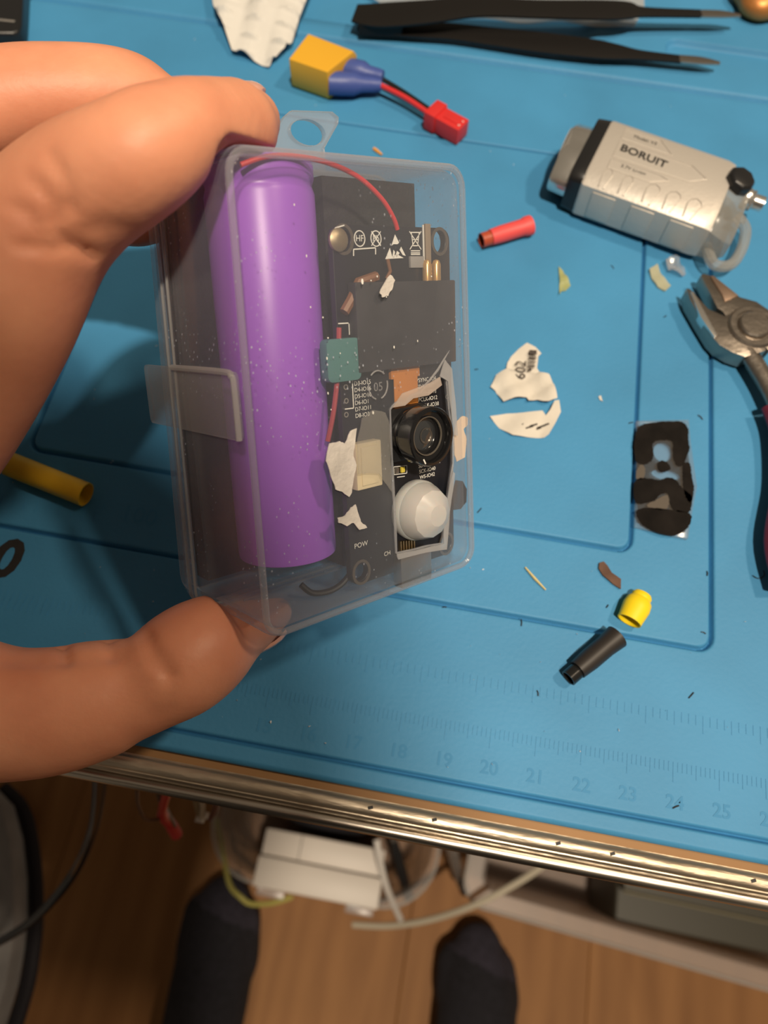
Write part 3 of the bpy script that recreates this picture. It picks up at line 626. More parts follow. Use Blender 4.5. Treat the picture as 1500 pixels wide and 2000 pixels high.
for s_ in (-1, 1):
    m = M(); m.lathe(hd + fwd * 5.9 + sdv * (3.1 * s_) + upv * .8, fwd, [(1.15, -.4), (1.1, .2), (.8, .7), (.3, .95)], 20); put('eye', m, mat('eye_white', (.75, .72, .68), .2), hdo)
m = M(); m.tube(spline([hd + fwd * 6.2 - upv * 5.6 + sdv * x for x in (-2.2, 0, 2.2)], 5), [.2] * 3 + [.5] * 5 + [.2] * 3, 8); put('mouth', m, mat('lips', (.50, .18, .13), .45), hdo)
hair_m = blob([[(hd - fwd * 4.2 + upv * 4.2, 8.3), (hd - fwd * 5 - upv * 1.5, 7.6)], [(hd - fwd * 1.0 + upv * 6.0, 6.6), (hd + fwd * 1.5 + upv * 7.6, 4.0)]], .5, 3)
put('hair', hair_m, mat('brown_hair', (.05, .03, .02), .7, bump=.8, bscale=60), hdo, smooth=180)
# feet and legs
SOCK = mat('dark_sock', (.012, .011, .016), .95, var=.3, scale=180, bump=.6, bscale=350)
SOCK2 = mat('sock_toe', (.030, .026, .040), .95, var=.3, scale=180, bump=.6, bscale=350)
TROU = mat('dark_trousers', (.010, .010, .013), .95, bump=.5, bscale=200)
for toe, mid, heel in (((-12.9, -8.6), (-12.4, -14.5), (-11.4, -30)), ((13.3, -8.4), (13.7, -13.5), (14.0, -29))):
    fl_ = lambda p, z: V((p[0], p[1], z))
    def sq(co, no):
        z = co[:, 2]; co = co.copy(); co[:, 2] = np.where(z < -71.7, -71.7 - (-71.7 - z) * .02, z); return co
    t_, q_, h_ = V((*toe, 0)), V((*mid, 0)), V((*heel, 0))
    fm_ = blob([[(fl_(toe, -69.6), 2.5), (fl_(toe + np.array(0), -69.4) + V((0, -.9, 0)), 3.0), (fl_(mid, -68.8), 3.9), (fl_(((mid[0] + heel[0]) / 2, (mid[1] + heel[1]) / 2), -67.6), 3.7), (fl_(heel, -68.6), 3.4)],
                [(fl_((toe[0] - 2.0, toe[1] - 1.5), -69.7), 2.0), (fl_((mid[0] - 1.6, mid[1] + 1), -69.2), 2.6), (fl_(mid, -69), 3)], [(fl_((toe[0] + 2.0, toe[1] - 1.5), -69.7), 2.0), (fl_((mid[0] + 1.6, mid[1] + 1), -69.2), 2.6), (fl_(mid, -69), 3)],
                [(fl_((heel[0], heel[1] + 2), -67.0), 3.6), (fl_((heel[0], heel[1] + 2.5), -60), 3.4), (fl_((heel[0], heel[1] + 2), -52), 4.2)]], .35, 5, sq)
    so = put('sock', fm_, SOCK, person, smooth=180)
    tm = M(); keep = [i for i, p in enumerate(fm_.v) if p.y > toe[1] - 1.2 - .25 * (p.x - toe[0])]; ks = {i: n for n, i in enumerate(keep)}
    cen = V((toe[0], toe[1] - 1, -69.6)); tm.v = [fm_.v[i] + (fm_.v[i] - cen).normalized() * .06 for i in keep]
    for v_ in tm.v: v_.z = max(v_.z, -71.98)
    tm.f = [tuple(ks[i] for i in f) for f in fm_.f if all(i in ks for i in f)]
    put('toe_cap', tm, SOCK2, so, smooth=180, fix=False)
    lm_ = M(); lm_.tube([(heel[0], heel[1] + 1.8, -64), (heel[0], heel[1] + 2, -50), (heel[0] * .95, heel[1] - 5, -25), (heel[0] * .85, heel[1] - 16, 6)], [6.2, 6.6, 7.8, 9.4], 20); put('trouser_leg', lm_, TROU, person)

# ================================================================== THINGS ON THE MAT
# keyring torch
A = V((2.42, 19.5, 0)); ang = math.radians(-15.5); tu = V((math.cos(ang), math.sin(ang), 0)); tv = V((-tu.y, tu.x, 0)); tz = V((0, 0, 1))
def T(u, v, z): return A + tu * u + tv * (v * 1.25) + tz * (z * .69)
torch = thing('torch', 'small silver flat torch with black button and lettering on blue mat', 'torch', T(2.9, 0, 0))
def section(u, hw, z0, z1, r): return [T(u, a, b) for a, b in rrect(hw, (z1 - z0) / 2, r, 5, 0, (z0 + z1) / 2)]
def sect8(u, hw, z0, z1, ch): return [T(u, a, b) for a, b in ((hw, z0 + ch), (hw, z1 - ch), (hw - ch, z1), (-hw + ch, z1), (-hw, z1 - ch), (-hw, z0 + ch), (-hw + ch, z0), (hw - ch, z0))]
m = M()
def lobes(u, s_): return [T(u, math.cos(a) * 1.08 * s_ * (1 - .10 * abs(math.sin(2 * a)) ** 8 - (.10 if abs(math.cos(a)) < .16 else 0)), 1.1 + math.sin(a) * 1.05 * s_ * (1 - (.12 if abs(math.cos(a)) < .16 else 0))) for a in [2 * math.pi * k / 48 for k in range(48)]]
m.rings([lobes(0.0, .86), lobes(0, .93), lobes(.06, .97), lobes(.60, 1.0)]); put('bezel', m, CHROME, torch, smooth=40, label='chrome head with scalloped rim')
m = M(); m.lathe(T(-.012, 0, 1.1), -tu, [(.8, 0), (.8, .01)], 32); put('lens', m, mat('torch_lens', (.5, .5, .5), .1), torch)
m = M(); m.rings([section(.56, 1.10, .03, 2.18, .5), section(.97, 1.12, .02, 2.2, .42)]); put('black_ring', m, BLK, torch, bevel=.03)
ALU = mat('bead_blasted_silver', (.58, .54, .49), .45, .35, bump=.12, bscale=900)
m = M(); m.rings([sect8(.95, 1.12, .05, 2.2, .28), sect8(1.02, 1.16, .0, 2.24, .34), sect8(4.55, 1.16, 0, 2.24, .36), sect8(4.8, 1.14, .02, 2.2, .38)]); put('body', m, ALU, torch, bevel=.05, smooth=30)
tcl = clear('torch_plastic', .42, edge=.3, col=(.55, .53, .48), rough=.2)
m = M(); m.rings([sect8(4.78, 1.13, .04, 2.12, .36), sect8(5.2, 1.12, .06, 1.9, .36), sect8(5.5, .95, .15, 1.6, .36)]); put('end_cap', m, tcl, torch, bevel=.05, smooth=30)
m = M(); m.tube(spline([T(4.9, -.95, .8), T(5.3, -1.35, .7), T(5.75, -1.15, .6), T(5.9, -.6, .6), T(5.8, .0, .7), T(5.4, .2, .9)], 8), .16, 10); put('loop', m, tcl, torch)
m = M(); m.lathe(T(4.98, .42, 1.95), tz + tu * .25, [(.42, 0), (.42, .24), (.36, .32), (.30, .34)], 8); put('button', m, BLK, torch, bevel=.03)
m = M(); m.lathe(T(5.35, .55, 1.3), tu, [(.30, 0), (.32, .1), (.28, .2), (.30, .28), (.22, .32), (.22, .6)], 20); put('ring_post', m, CHROME, torch)
DK = mat('dark_engraving', (.02, .02, .02), .9, spec=.1)
m = M(); m.text('BORUIT', .40, T(2.25, .10, 2.24), tu - tv * .06, tv, .012, bold=.02); put('lettering', m, DK, torch, smooth=0)
m = M(); m.text('Model: V3', .17, T(2.1, .62, 2.24), tu, tv, .010); m.text('3.7V Li-ion', .17, T(2.15, -.42, 2.24), tu, tv, .010); put('lettering', m, DK, torch, smooth=0)
def outline(pts, mm, wd=.02, z=2.245):
    for p, q in zip(pts, pts[1:] + pts[:1]): mm.tube([T(*p, z), T(*q, z)], wd, 5)
m = M(); outline([(1.45, .42), (1.45, .80), (2.5, .80), (3.0, .42)], m); outline([(1.45, -.22), (1.45, .34), (3.6, .34), (4.15, .06), (3.7, -.2)], m); outline([(1.45, -.62), (1.45, -.30), (2.9, -.30), (3.2, -.38), (2.7, -.62)], m); put('raised_frame', m, ALU, torch)
for (u_, r_) in ((1.55, .14), (2.15, .15), (2.9, .20), (3.5, .20), (4.1, .20)):
    m = M(); m.tube([T(u_ - r_ + .03, -1.1, 2.0), T(u_ - r_, -.80, 2.245), T(u_ - r_ * .7, -.68, 2.248), T(u_, -.62, 2.248), T(u_ + r_ * .7, -.68, 2.248), T(u_ + r_, -.80, 2.245), T(u_ + r_ * .3, -1.12, 2.0)], .018, 5); put('grip_outline', m, DK if False else ALU, torch)
for s_ in (-1, 1):
    for k_ in range(3):
        m = M(); m.box(T(1.7 + k_ * 1.15, s_ * 1.15, 1.1), tu * .35, tv * .05, tz * .45); put('grip_rib', m, ALU, torch, bevel=.04)

# yellow connector lead
def dirz(a, b, za, zb): return at(*a, za), at(*b, zb)
lead = thing('connector_lead', 'yellow power connector joined by two wires to a red plug on mat', 'connector', at(640, 130, 0))
YEL = mat('yellow_nylon', (.74, .40, .03), .42)
k1, k2, k3, k4 = at(606, 60, 1.0), at(697, 95, 1.0), at(638, 142, 1.0), at(563, 116, 1.0)
ax = ((k2 - k1) + (k3 - k4)).normalized(); sd = V((-ax.y, ax.x, 0))
m = M(); R_ = []
for f_, i_ in ((0, .03), (.03, 0), (.95, 0), (1, .03)):
    u1, u4 = k1.lerp(k2, f_), k4.lerp(k3, f_); w_ = u4 - u1
    R_.append([u1 + w_ * .10, u4 - w_ * .02, V((u4.x, u4.y, .12)) - w_ * .02, V((u4.x, u4.y, .02)) - w_ * .06, V((u1.x, u1.y, .02)), V((u1.x, u1.y, .80))])
m.rings(R_)
put('housing', m, YEL, lead, bevel=.05, label='yellow connector body')
BLU = mat('blue_sleeve', (.055, .090, .32), .45, bump=.2, bscale=300)
e1, e2 = k2.lerp(k3, .27) + V((0, 0, -.50)), k2.lerp(k3, .80) + V((0, 0, -.52))
J = at(752, 155, .45)
for e_, tgt in ((e1, at(748, 150, .55)), (e2, at(744, 166, .4))):
    d_ = (tgt - e_); m = M(); m.tube([e_ - d_ * .1, e_ + d_ * .15, e_ + d_ * .42, e_ + d_ * .6, e_ + d_ * .85, tgt], [.34, .35, .34, .24, .22, .19], 14); put('sleeve', m, BLU, lead)
for col, a_, b_, c_ in ((RED, (742, 166), (790, 190), (838, 222)), (mat('black_wire', (.012, .012, .012), .35), (746, 152), (792, 180), (842, 214)), (BLK, (748, 157), (795, 186), (840, 218))):
    m = M(); m.tube(spline([at(*a_, .45), at(*b_, .42), at(*c_, .36)], 6), .085 if col is RED else .05, 10); put('wire', m, col, lead)
p0, p1 = at(838, 222, .35), at(904, 258, .35); ax2 = (p1 - p0); ax2.z = 0; Ln = ax2.length; ax2.normalize(); sd2 = V((-ax2.y, ax2.x, 0)); cc2 = (p0 + p1) / 2
REDP = mat('red_nylon', (.62, .030, .030), .4)
m = M(); m.box((*cc2.xy, .33), ax2 * (Ln / 2), sd2 * .30, V((0, 0, .27))); m.box((*(cc2 - ax2 * Ln * .32).xy, .36), ax2 * .2, sd2 * .36, V((0, 0, .30))); m.box((*(cc2 + ax2 * .25).xy, .6), ax2 * .3, sd2 * .12, V((0, 0, .03)))
put('plug', m, REDP, lead, bevel=.03, label='red two pin plug')
for s_ in (-.1, .1):
    m = M(); m.box((*(p1 - ax2 * .12 + sd2 * s_).xy, .605), ax2 * .03, sd2 * .03, V((0, 0, .01))); put('slot', m, WHITE, lead, smooth=0)

# heat-shrink pieces
def hollow(p, q, r0, r1, zlift, flat=1.0, wall=.03, n=24, closed=None, mid=None):
    a, b = at(*p, zlift), at(*q, zlift); d = (b - a); L_ = d.length; d.normalize(); mm = M(); s_ = V((-d.y, d.x, 0)).normalized(); u_ = s_.cross(d) * -1
    if u_.z < 0: u_ = -u_
    def rg(t, r): return [a + d * (L_ * t) + s_ * (math.cos(x) * r) + u_ * (math.sin(x) * r * flat) for x in [2 * math.pi * k / n for k in range(n)]]
    ts = mid or [(0, r0), (.3, r0), (.7, r1), (1, r1)]
    ro = [rg(t, r) for t, r in ts]; ri = [rg(t, r - wall) for t, r in ts[::-1]]
    mm.rings(ro + ri, closed=True); return mm
m = hollow((18, 906), (168, 966), .30, .30, .31); put('heat_shrink_tube', m, mat('yellow_tube', (.78, .46, .02), .5), label='long yellow heat shrink tube lying under the hand', cat='tube', group='heat shrink pieces')
hs = thing('heat_shrink_tube', 'red heat shrink tube with dark copper end on blue mat', 'tube', at(990, 455, 0), 'heat shrink pieces')
put('sleeve', hollow((958, 464), (1036, 440), .24, .29, .29, mid=[(0, .23), (.25, .25), (.8, .25), (.88, .29), (1, .29)]), mat('coral_tube', (.78, .085, .085), .5), hs)
put('inner_sleeve', hollow((940, 470), (985, 456), .215, .215, .27), mat('copper_red_tube', (.42, .07, .03), .4), hs)
hs = thing('heat_shrink_tube', 'black heat shrink tube with glossy narrow end near mat front', 'tube', at(1160, 1285, 0), 'heat shrink pieces')
put('sleeve', hollow((1128, 1308), (1205, 1243), .25, .29, .29, mid=[(0, .22), (.3, .25), (.7, .25), (1, .285)]), mat('black_tube', (.022, .018, .016), .45), hs)
put('inner_sleeve', hollow((1110, 1325), (1150, 1290), .19, .19, .24), mat('black_gloss_tube', (.012, .012, .012), .2), hs)
YC = mat('yellow_boot', (.90, .66, .01), .48)
put('rubber_boot', hollow((1229, 1213), (1256, 1160), .30, .2, .26, flat=.85, mid=[(0, .285), (.1, .29), (.5, .325), (.72, .30), (.82, .235), (.92, .24), (1, .20)]), YC, label='short bright yellow rubber boot open at one end', cat='cap', group=None)

# paper scraps
def sheet(poly, zf, th=.012, z=0.0, fine=.16):
    P = [at(px, py, 0) for px, py in poly]
    bm = bmesh.new(); vs = [bm.verts.new((p.x, p.y, 0)) for p in P]; es = [bm.edges.new((vs[i], vs[(i + 1) % len(vs)])) for i in range(len(vs))]
    bmesh.ops.triangle_fill(bm, use_beauty=True, edges=es)
    for _ in range(5): bmesh.ops.subdivide_edges(bm, edges=[e for e in bm.edges if e.calc_length() > fine], cuts=1, use_grid_fill=True); bmesh.ops.triangulate(bm, faces=bm.faces)
    bm.verts.index_update(); n = len(bm.verts); mm = M()
    top = [V((v.co.x, v.co.y, z + th + zf(v.co.x, v.co.y))) for v in bm.verts]; bot = [p - V((0, 0, th)) for p in top]
    fs = [tuple(v.index for v in f.verts) for f in bm.faces]; fs2 = [tuple(i + n for i in f[::-1]) for f in fs]
    sides = [(e.verts[0].index, e.verts[1].index, e.verts[1].index + n, e.verts[0].index + n) for e in bm.edges if len(e.link_faces) == 1]
    bm.free(); mm.add(top + bot, fs + fs2 + sides); return mm
def zwave(s, a, ph=0): return lambda x, y: a * (1.1 + math.sin(x * s + ph) * math.cos(y * s * .8 + ph * 2))
cA, cB = at(1030, 690), at(960, 750)
lab = thing('label_scrap', 'curled white label scrap printed with numbers and barcode on mat', 'paper scrap', at(1025, 770))
upper = [(1028, 673), (1012, 684), (998, 698), (990, 712), (987, 727), (968, 736), (963, 748), (957, 759), (966, 765), (982, 789), (1003, 784), (1027, 780), (1030, 788), (1048, 786), (1058, 790), (1068, 792), (1084, 788), (1078, 762), (1068, 742), (1056, 738), (1047, 724), (1050, 700), (1056, 694), (1044, 682)]
zl = lambda x, y: .02 + .30 * max(0, (x - 1.9)) ** 1.5 * .25 + (.075 * (1 + math.sin(x * 6 + y * 3)) + .06 * abs(math.sin(x * 4 - y * 5))) * (1 if y < 12 else .3) + .12 * max(0, 11.2 - y)
put('upper_flap', sheet(upper, zl), PAPER, lab, smooth=50)
lower = [(956, 816), (990, 809), (1030, 807), (1058, 806), (1064, 816), (1072, 806), (1080, 790), (1088, 790), (1092, 812), (1082, 832), (1070, 852), (1062, 857), (1030, 856), (1000, 853), (975, 838)]
zl2 = lambda x, y: .015 + .35 * max(0, x - 2.75) + .04 * (1 + math.sin(x * 5 - y * 4))
put('lower_flap', sheet(lower, zl2), PAPER, lab, smooth=50)
INK = mat('ink', (.06, .05, .045), .7)
m = M(); o_ = at(1018, 722, .17); rot_ = (at(1020, 690, .17) - at(1017, 745, .17)); rot_.z = 0
m.text('602', .40, o_, rot_, V((-rot_.y, rot_.x, 0)), .0)
for k_ in range(9):
    p_ = at(1041 + (k_ % 2) - k_ * .6, 687 + k_ * 3.9, .21); wd_ = (.055, .012, .012, .02, .008, .012, .008, .016, .008)[k_]
    m.box(p_, (.10, .012, 0), (-.002, wd_, 0), (0, 0, .004))
m.lathe(at(1035, 722, .2), (0, 0, 1), [(.05, 0), (.05, .008)], 10)
for k_ in range(9):
    p_ = at(1022 + k_ * 5 + (k_ % 3) * 2, 836 + (k_ * 7) % 9 - 4); m.box((p_.x, p_.y, .10 + max(0, p_.x - 2.75) * .35), (.05, .03, 0), (-.012, .02, 0), (0, 0, .004))
put('print', m, INK, lab, smooth=0)

crum = [(416, -60), (416, 0), (422, 40), (438, 68), (455, 110), (490, 122), (526, 136), (552, 116), (572, 98), (582, 70), (592, 40), (612, -10), (625, -60)]
def zc(x, y):
    t = max(0, y - 22.2); return .10 + .20 * min(t, 2.4) - .25 * abs(x + 8.4) * .5 + .10 * math.sin(x * 3 + y) + (.17 * max(0, math.sin(y * 9 + x) ) ** 4 * max(0, abs(math.sin(x * 2.9 + .4)) - .55) / .45) + .22 * abs(((x + 8.2) * .9) % 1.0 - .5)
put('crumpled_paper', sheet(crum, lambda x, y: max(.02, zc(x, y)), .02, fine=.09), mat('tissue', (.66, .65, .62), .8, bump=.6, bscale=220), label='crumpled white dimpled paper at the top beside the yellow connector', cat='paper', smooth=60)

# smeared clear plate cut from the lid
pl = thing('plastic_plate', 'clear plastic cutout smeared with black paint lying on the mat', 'plastic plate', at(1295, 940))
outl = [(1240, 826), (1342, 824), (1346, 870), (1358, 955), (1349, 1000), (1340, 1056), (1312, 1050), (1237, 1032), (1240, 930)]
P = [(at(px, py).x, at(px, py).y) for px, py in outl]
m = M(); m.plate(P, [], lambda u, v, t: V((u, v, t)), .02, .12); put('plate', m, clear('plate_plastic', .10, edge=.4, rough=.15), pl, bevel=.015)
PAINT = mat('black_paint', (.010, .008, .007), .85, var=.5, scale=160, bump=.3, bscale=260, spec=.15)
def smear(pts, mt=PAINT, jag=.012, z=.122):
    Q = [(at(px, py, .12).x, at(px, py, .12).y) for px, py in pts]; q2 = []
    for _ in range(2): Q = [((1 - t) * Q[i][0] + t * Q[(i + 1) % len(Q)][0], (1 - t) * Q[i][1] + t * Q[(i + 1) % len(Q)][1]) for i in range(len(Q)) for t in (.25, .75)]
    cxx = sum(q[0] for q in Q) / len(Q); cyy = sum(q[1] for q in Q) / len(Q); Q = [(cxx + (a - cxx) * 1.06, cyy + (b - cyy) * 1.08) for a, b in Q]
    for i in range(len(Q)):
        a, b = Q[i], Q[(i + 1) % len(Q)]
        for t in (0, .5): q2.append((a[0] + (b[0] - a[0]) * t + random.uniform(-jag, jag), a[1] + (b[1] - a[1]) * t + random.uniform(-jag, jag)))
    mm = M(); mm.plate(q2, [], lambda u, v, t: V((u, v, t)), z, z + .012); put('paint_smear', mm, mt, pl, smooth=0)
put('paint_film', (lambda mm: (mm.plate([(at(px, py, .12).x, at(px, py, .12).y) for px, py in ((1244, 832), (1338, 828), (1342, 870), (1352, 950), (1346, 1000), (1338, 1040), (1310, 1042), (1246, 1020), (1243, 930))], [circ(at(1294, 884, .12).x, at(1294, 884, .12).y, .24, .28, 14), circ(at(1300, 928, .12).x, at(1300, 928, .12).y, .36, .15, 14)], lambda u, v, t: V((u, v, t)), .121, .124), mm)[1])(M()), clear('paint_haze', .40, edge=.1, col=(.10, .085, .07), rough=.4, gloss=.5), pl, smooth=0)
smear([(1252, 832), (1300, 826), (1340, 828), (1342, 862), (1344, 878), (1336, 898), (1328, 910), (1316, 905), (1312, 880), (1314, 862), (1296, 860), (1275, 864), (1276, 880), (1278, 892), (1268, 904), (1254, 906), (1241, 896), (1242, 850)])
smear([(1284, 902), (1298, 900), (1312, 914), (1300, 922), (1284, 920)]); smear([(1332, 908), (1348, 904), (1350, 930), (1356, 956), (1348, 985), (1334, 960), (1334, 930)])
smear([(1240, 942), (1254, 934), (1272, 938), (1290, 940), (1306, 934), (1320, 940), (1326, 950), (1340, 962), (1350, 970), (1346, 1000), (1326, 998), (1308, 992), (1306, 962), (1288, 966), (1280, 978), (1266, 980), (1252, 984), (1241, 978)])
smear([(1244, 998), (1258, 993), (1300, 996), (1346, 1002), (1348, 1018), (1338, 1034), (1316, 1046), (1290, 1042), (1262, 1030), (1248, 1014)])
smear([(1246, 910), (1258, 908), (1260, 930), (1250, 938), (1241, 934)], clear('thin_paint', .72, edge=.1, col=(.20, .17, .14), rough=.4)); smear([(1264, 984), (1282, 978), (1304, 964), (1306, 992), (1290, 996), (1266, 992)], MATS['thin_paint'])

# side cutters
cut = thing('side_cutters', 'steel side cutters with open jaws at the right edge of mat', 'pliers', at(1480, 640))
CS = mat('tool_steel', (.36, .32, .28), .36, 1.0, bump=.25, bscale=420)
def slab(name, pts, z0, z1, mt=CS, bev=.05, zz=.5):
    Q = [at(px, py, zz) for px, py in pts]; mm = M(); mm.prism([V((p.x, p.y, z0)) for p in Q], (0, 0, z1 - z0)); return put(name, mm, mt, cut, bevel=bev, smooth=30)
slab('jaw', [(1338, 567), (1346, 570), (1352, 577), (1381, 608), (1412, 622), (1432, 612), (1478, 600), (1500, 640), (1492, 690), (1452, 702), (1428, 694), (1402, 679), (1388, 664), (1366, 628), (1344, 590)], .12, .62)
slab('blade_edge', [(1344, 578), (1350, 577), (1396, 661), (1391, 666), (1364, 626)], .40, .66, CHROME, .01)
slab('jaw', [(1366, 541), (1372, 538), (1390, 544), (1420, 568), (1443, 584), (1475, 593), (1500, 610), (1530, 650), (1500, 690), (1470, 660), (1428, 640), (1408, 612), (1398, 606), (1388, 586)], .14, .60)
slab('blade_edge', [(1384, 545), (1390, 545), (1438, 583), (1412, 594), (1406, 580)], .58, .635, mat('copper_sheen', (.72, .52, .40), .35, 1.0), .01)
cpt = at(1470, 640, .6); m = M(); m.lathe((cpt.x, cpt.y, .1), (0, 0, 1), [(.68, 0), (.68, .54), (.63, .60), (.50, .60), (.48, .57), (.44, .57), (.42, .66), (.38, .70), (.2, .705)], 40); put('pivot', m, CS, cut, smooth=30)
def arm(name, pts, r, mt, flat=.7): 
    m = M(); m.tube(spline([at(px, py, .45) for px, py in pts], 6), r, 14, flat); put(name, m, mt, cut)
arm('handle', [(1455, 680), (1478, 715), (1500, 752), (1518, 790)], .26, CS); arm('handle', [(1510, 640), (1560, 650), (1610, 690)], .26, CS)
GRIP = mat('plum_grip', (.14, .015, .035), .5)
arm('grip', [(1512, 795), (1530, 850), (1535, 950), (1520, 1060), (1500 + 40, 1150)], .34, GRIP); arm('grip', [(1600, 680), (1680, 760), (1720, 900), (1740, 1050)], .34, GRIP)

# tweezers
tw = thing('tweezers', 'black coated tweezers with bare steel tips at the top of mat', 'tweezers', at(900, 60))
TWB = mat('black_coating', (.008, .007, .0065), .5, spec=.3)
def twarm(name, pts, zc_, wd, mt=TWB, th=.05):
    mm = M(); R = []
    P = spline([at(px, py, z_) for (px, py), z_ in zip(pts, zc_)], 6); Wd = [x.x for x in spline([V((x, 0, 0)) for x in wd], 6)]
    for i, p in enumerate(P):
        t = (P[min(i + 1, len(P) - 1)] - P[max(i - 1, 0)]).normalized(); s_ = V((-t.y, t.x, 0)).normalized()
        up = V((0, -.35, .94)); R.append([p + s_ * Wd[i] - up * th, p + s_ * Wd[i] + up * th, p - s_ * Wd[i] + up * th, p - s_ * Wd[i] - up * th])
    mm.rings(R); return put(name, mm, mt, tw, bevel=.02)
twarm('arm', [(692, 26), (740, 30), (830, 24), (930, 14), (1050, 18), (1180, 20), (1230, 20), (1260, 24), (1370, 27)], [.55, .6, .75, .85, .85, .8, .75, .7, .65], [.45, .62, .60, .50, .46, .50, .42, .25, .19])
twarm('tip', [(1366, 27), (1410, 28), (1446, 31)], [.66, .64, .6], [.19, .18, .07], STEEL, .04)
twarm('arm', [(700, 46), (780, 56), (880, 62), (960, 72), (1060, 84), (1160, 96), (1205, 102), (1250, 108), (1330, 116)], [.25, .25, .25, .25, .28, .3, .3, .32, .36], [.35, .40, .42, .46, .52, .48, .38, .24, .18])
twarm('tip', [(1326, 115), (1370, 119), (1406, 124)], [.37, .38, .38], [.18, .18, .07], STEEL, .04)
m = M(); a_, b_ = at(705, 40, .4), at(790, 44, .4); m.box(((a_ + b_) / 2).to_tuple(), (b_ - a_) / 2, V((0, .5, 0)), V((0, 0, .22))); put('joint', m, TWB, tw, bevel=.05)

# clear bag under the tweezers
bag = [(640, -60), (720, -40), (900, -50), (1100, -40), (1256, -40), (1258, 20), (1236, 60), (1190, 56), (1100, 50), (1000, 48), (900, 40), (760, 20)]
put('plastic_bag', sheet(bag, lambda x, y: .03 + .05 * (1 + math.sin(x * 2.3 + y * 1.3)), .008), clear('bag_film', .34, edge=.4, rough=.2, col=(.78, .78, .76), bump=.4), label='crumpled clear plastic bag lying beneath the black tweezers', cat='bag', smooth=60)
# dark phone-like object and copper lump at the corners
m = M(); q0 = at(40, 66, .5)
gp = [at(px, py, .6) for px, py in ((-150, 62), (24, 64), (35, 60), (41, 48), (44, 0), (50, -120), (44, -134), (30, -140), (-150, -140))]
m.prism([V((p.x, p.y, .02)) for p in gp], (0, 0, .58))
pouch = thing('black_gadget', 'black rounded gadget with grey stripe at the top left corner', 'gadget', (q0.x - 4.2, q0.y + 4.3, 0))
put('shell', m, BLK, pouch, bevel=.15, seg=4); m = M(); m.box((q0.x - 2.2, q0.y + .32, .52), (1.9, .1, 0), (0, .06, 0), (0, 0, .085)); put('stripe', m, mat('grey_gloss', (.20, .19, .18), .25), pouch, bevel=.03)
m = M(); a_ = at(1490, 0, .3); R_ = []
for z_, s_ in ((.02, .8), (.25, 1.0), (.55, .95), (.75, .7), (.82, .4)):
    R_.append([V((a_.x + math.cos(t) * 1.05 * s_ * (1 + .09 * math.sin(5 * t)), a_.y + math.sin(t) * .95 * s_ * (1 + .12 * math.sin(3 * t + 1)), z_)) for t in [2 * math.pi * k / 30 for k in range(30)]])
m.rings(R_); put('copper_lump', m, mat('copper', (.55, .22, .06), .42, .5, bump=.4, bscale=150), label='lumpy copper coloured metal piece at the top right corner', cat='metal piece', smooth=60)

# small offcuts
def chip(name, pts, mt, label, cat, h=.06, amp=.03, grp=None):
    put(name, sheet(pts, lambda x, y: .01 + amp * (1 + math.sin(x * 9) * math.cos(y * 11)), h), mt, label=label, cat=cat, group=grp, smooth=40)
YG = clear('yellow_film', .55, edge=.3, col=(.72, .72, .30), rough=.25)
chip('film_flake', [(1090, 524), (1098, 530), (1106, 542), (1113, 562), (1104, 570), (1096, 572), (1091, 580), (1092, 552)], YG, 'small yellow green torn film flake on the inner mat', 'flake', .015, .06)
chip('plastic_chip', [(1266, 530), (1282, 519), (1290, 540), (1308, 562), (1298, 571), (1284, 563), (1272, 547)], clear('pale_yellow', .60, edge=.3, col=(.75, .72, .50), rough=.3), 'pale yellow plastic chip above the cutters', 'flake', .05, .03)
chip('foil_scrap', [(1294, 518), (1305, 508), (1322, 512), (1326, 524), (1338, 538), (1330, 544), (1314, 540), (1302, 534)], clear('clear_scrap', .25, edge=.6, rough=.06, gloss=4), 'crinkled clear plastic scrap near the cutter jaws', 'scrap', .03, .12)
chip('tape_strip', [(1169, 1101), (1178, 1098), (1186, 1106), (1194, 1120), (1212, 1132), (1211, 1152), (1196, 1142), (1176, 1125), (1168, 1112)], mat('brown_tape', (.11, .055, .035), .7, var=.3, scale=200), 'short dark brown tape strip above the yellow boot', 'strip', .03, .02)
m = M(); m.tube([at(1026, 1108, .05), at(1045, 1130, .05), at(1066, 1152, .04)], [.02, .035, .02], 6); put('straw_sliver', m, mat('straw', (.62, .52, .24), .6), label='thin straw coloured sliver on the lower mat', cat='sliver')
chip('paper_flake', [(1168, 776), (1173, 774), (1176, 786), (1170, 782)], PAPER, 'tiny white paper flake left of the cutters', 'flake', .02, .02)
m = M(); m.tube([at(730, 290, .06), at(737, 295, .07), at(746, 302, .06)], [.05, .05, .03], 6); put('plastic_crumb', m, mat('orange_bit', (.80, .35, .06), .5), label='tiny orange plastic crumb behind the top of the case', cat='crumb')
m = M(); m.tube(spline([at(px, py, .03) for px, py in ((1470, 1124), (1478, 1129), (1486, 1129), (1493, 1122), (1491, 1114))], 4), .012, 5); put('hair', m, BLKM, label='short black curled fibre near the right edge', cat='fibre')
m = M()
for k_ in range(105):
    px, py = random.uniform(0, 1500), random.uniform(20, 1560)
    if px < 330 and py > 90 and py < 520: continue
    p_ = at(px, py)
    if p_.y < 1.5 or p_.y > 24 or (p_.x > 2.2 and p_.x < 8.5 and p_.y > 16 and p_.y < 20.8): continue
    r_ = random.uniform(.015, .042); m.add([p_ + V((random.uniform(-r_, r_), random.uniform(-r_, r_), .024)) for _ in range(3)] + [p_ + V((0, 0, .055))], [(0, 1, 2), (0, 1, 3), (1, 2, 3), (2, 0, 3)])
put('plastic_dust', m, mat('dust_white', (.85, .85, .82), .4), label='tiny white plastic crumbs scattered over the blue mat', cat='crumbs', kind='stuff', smooth=0)
m = M()
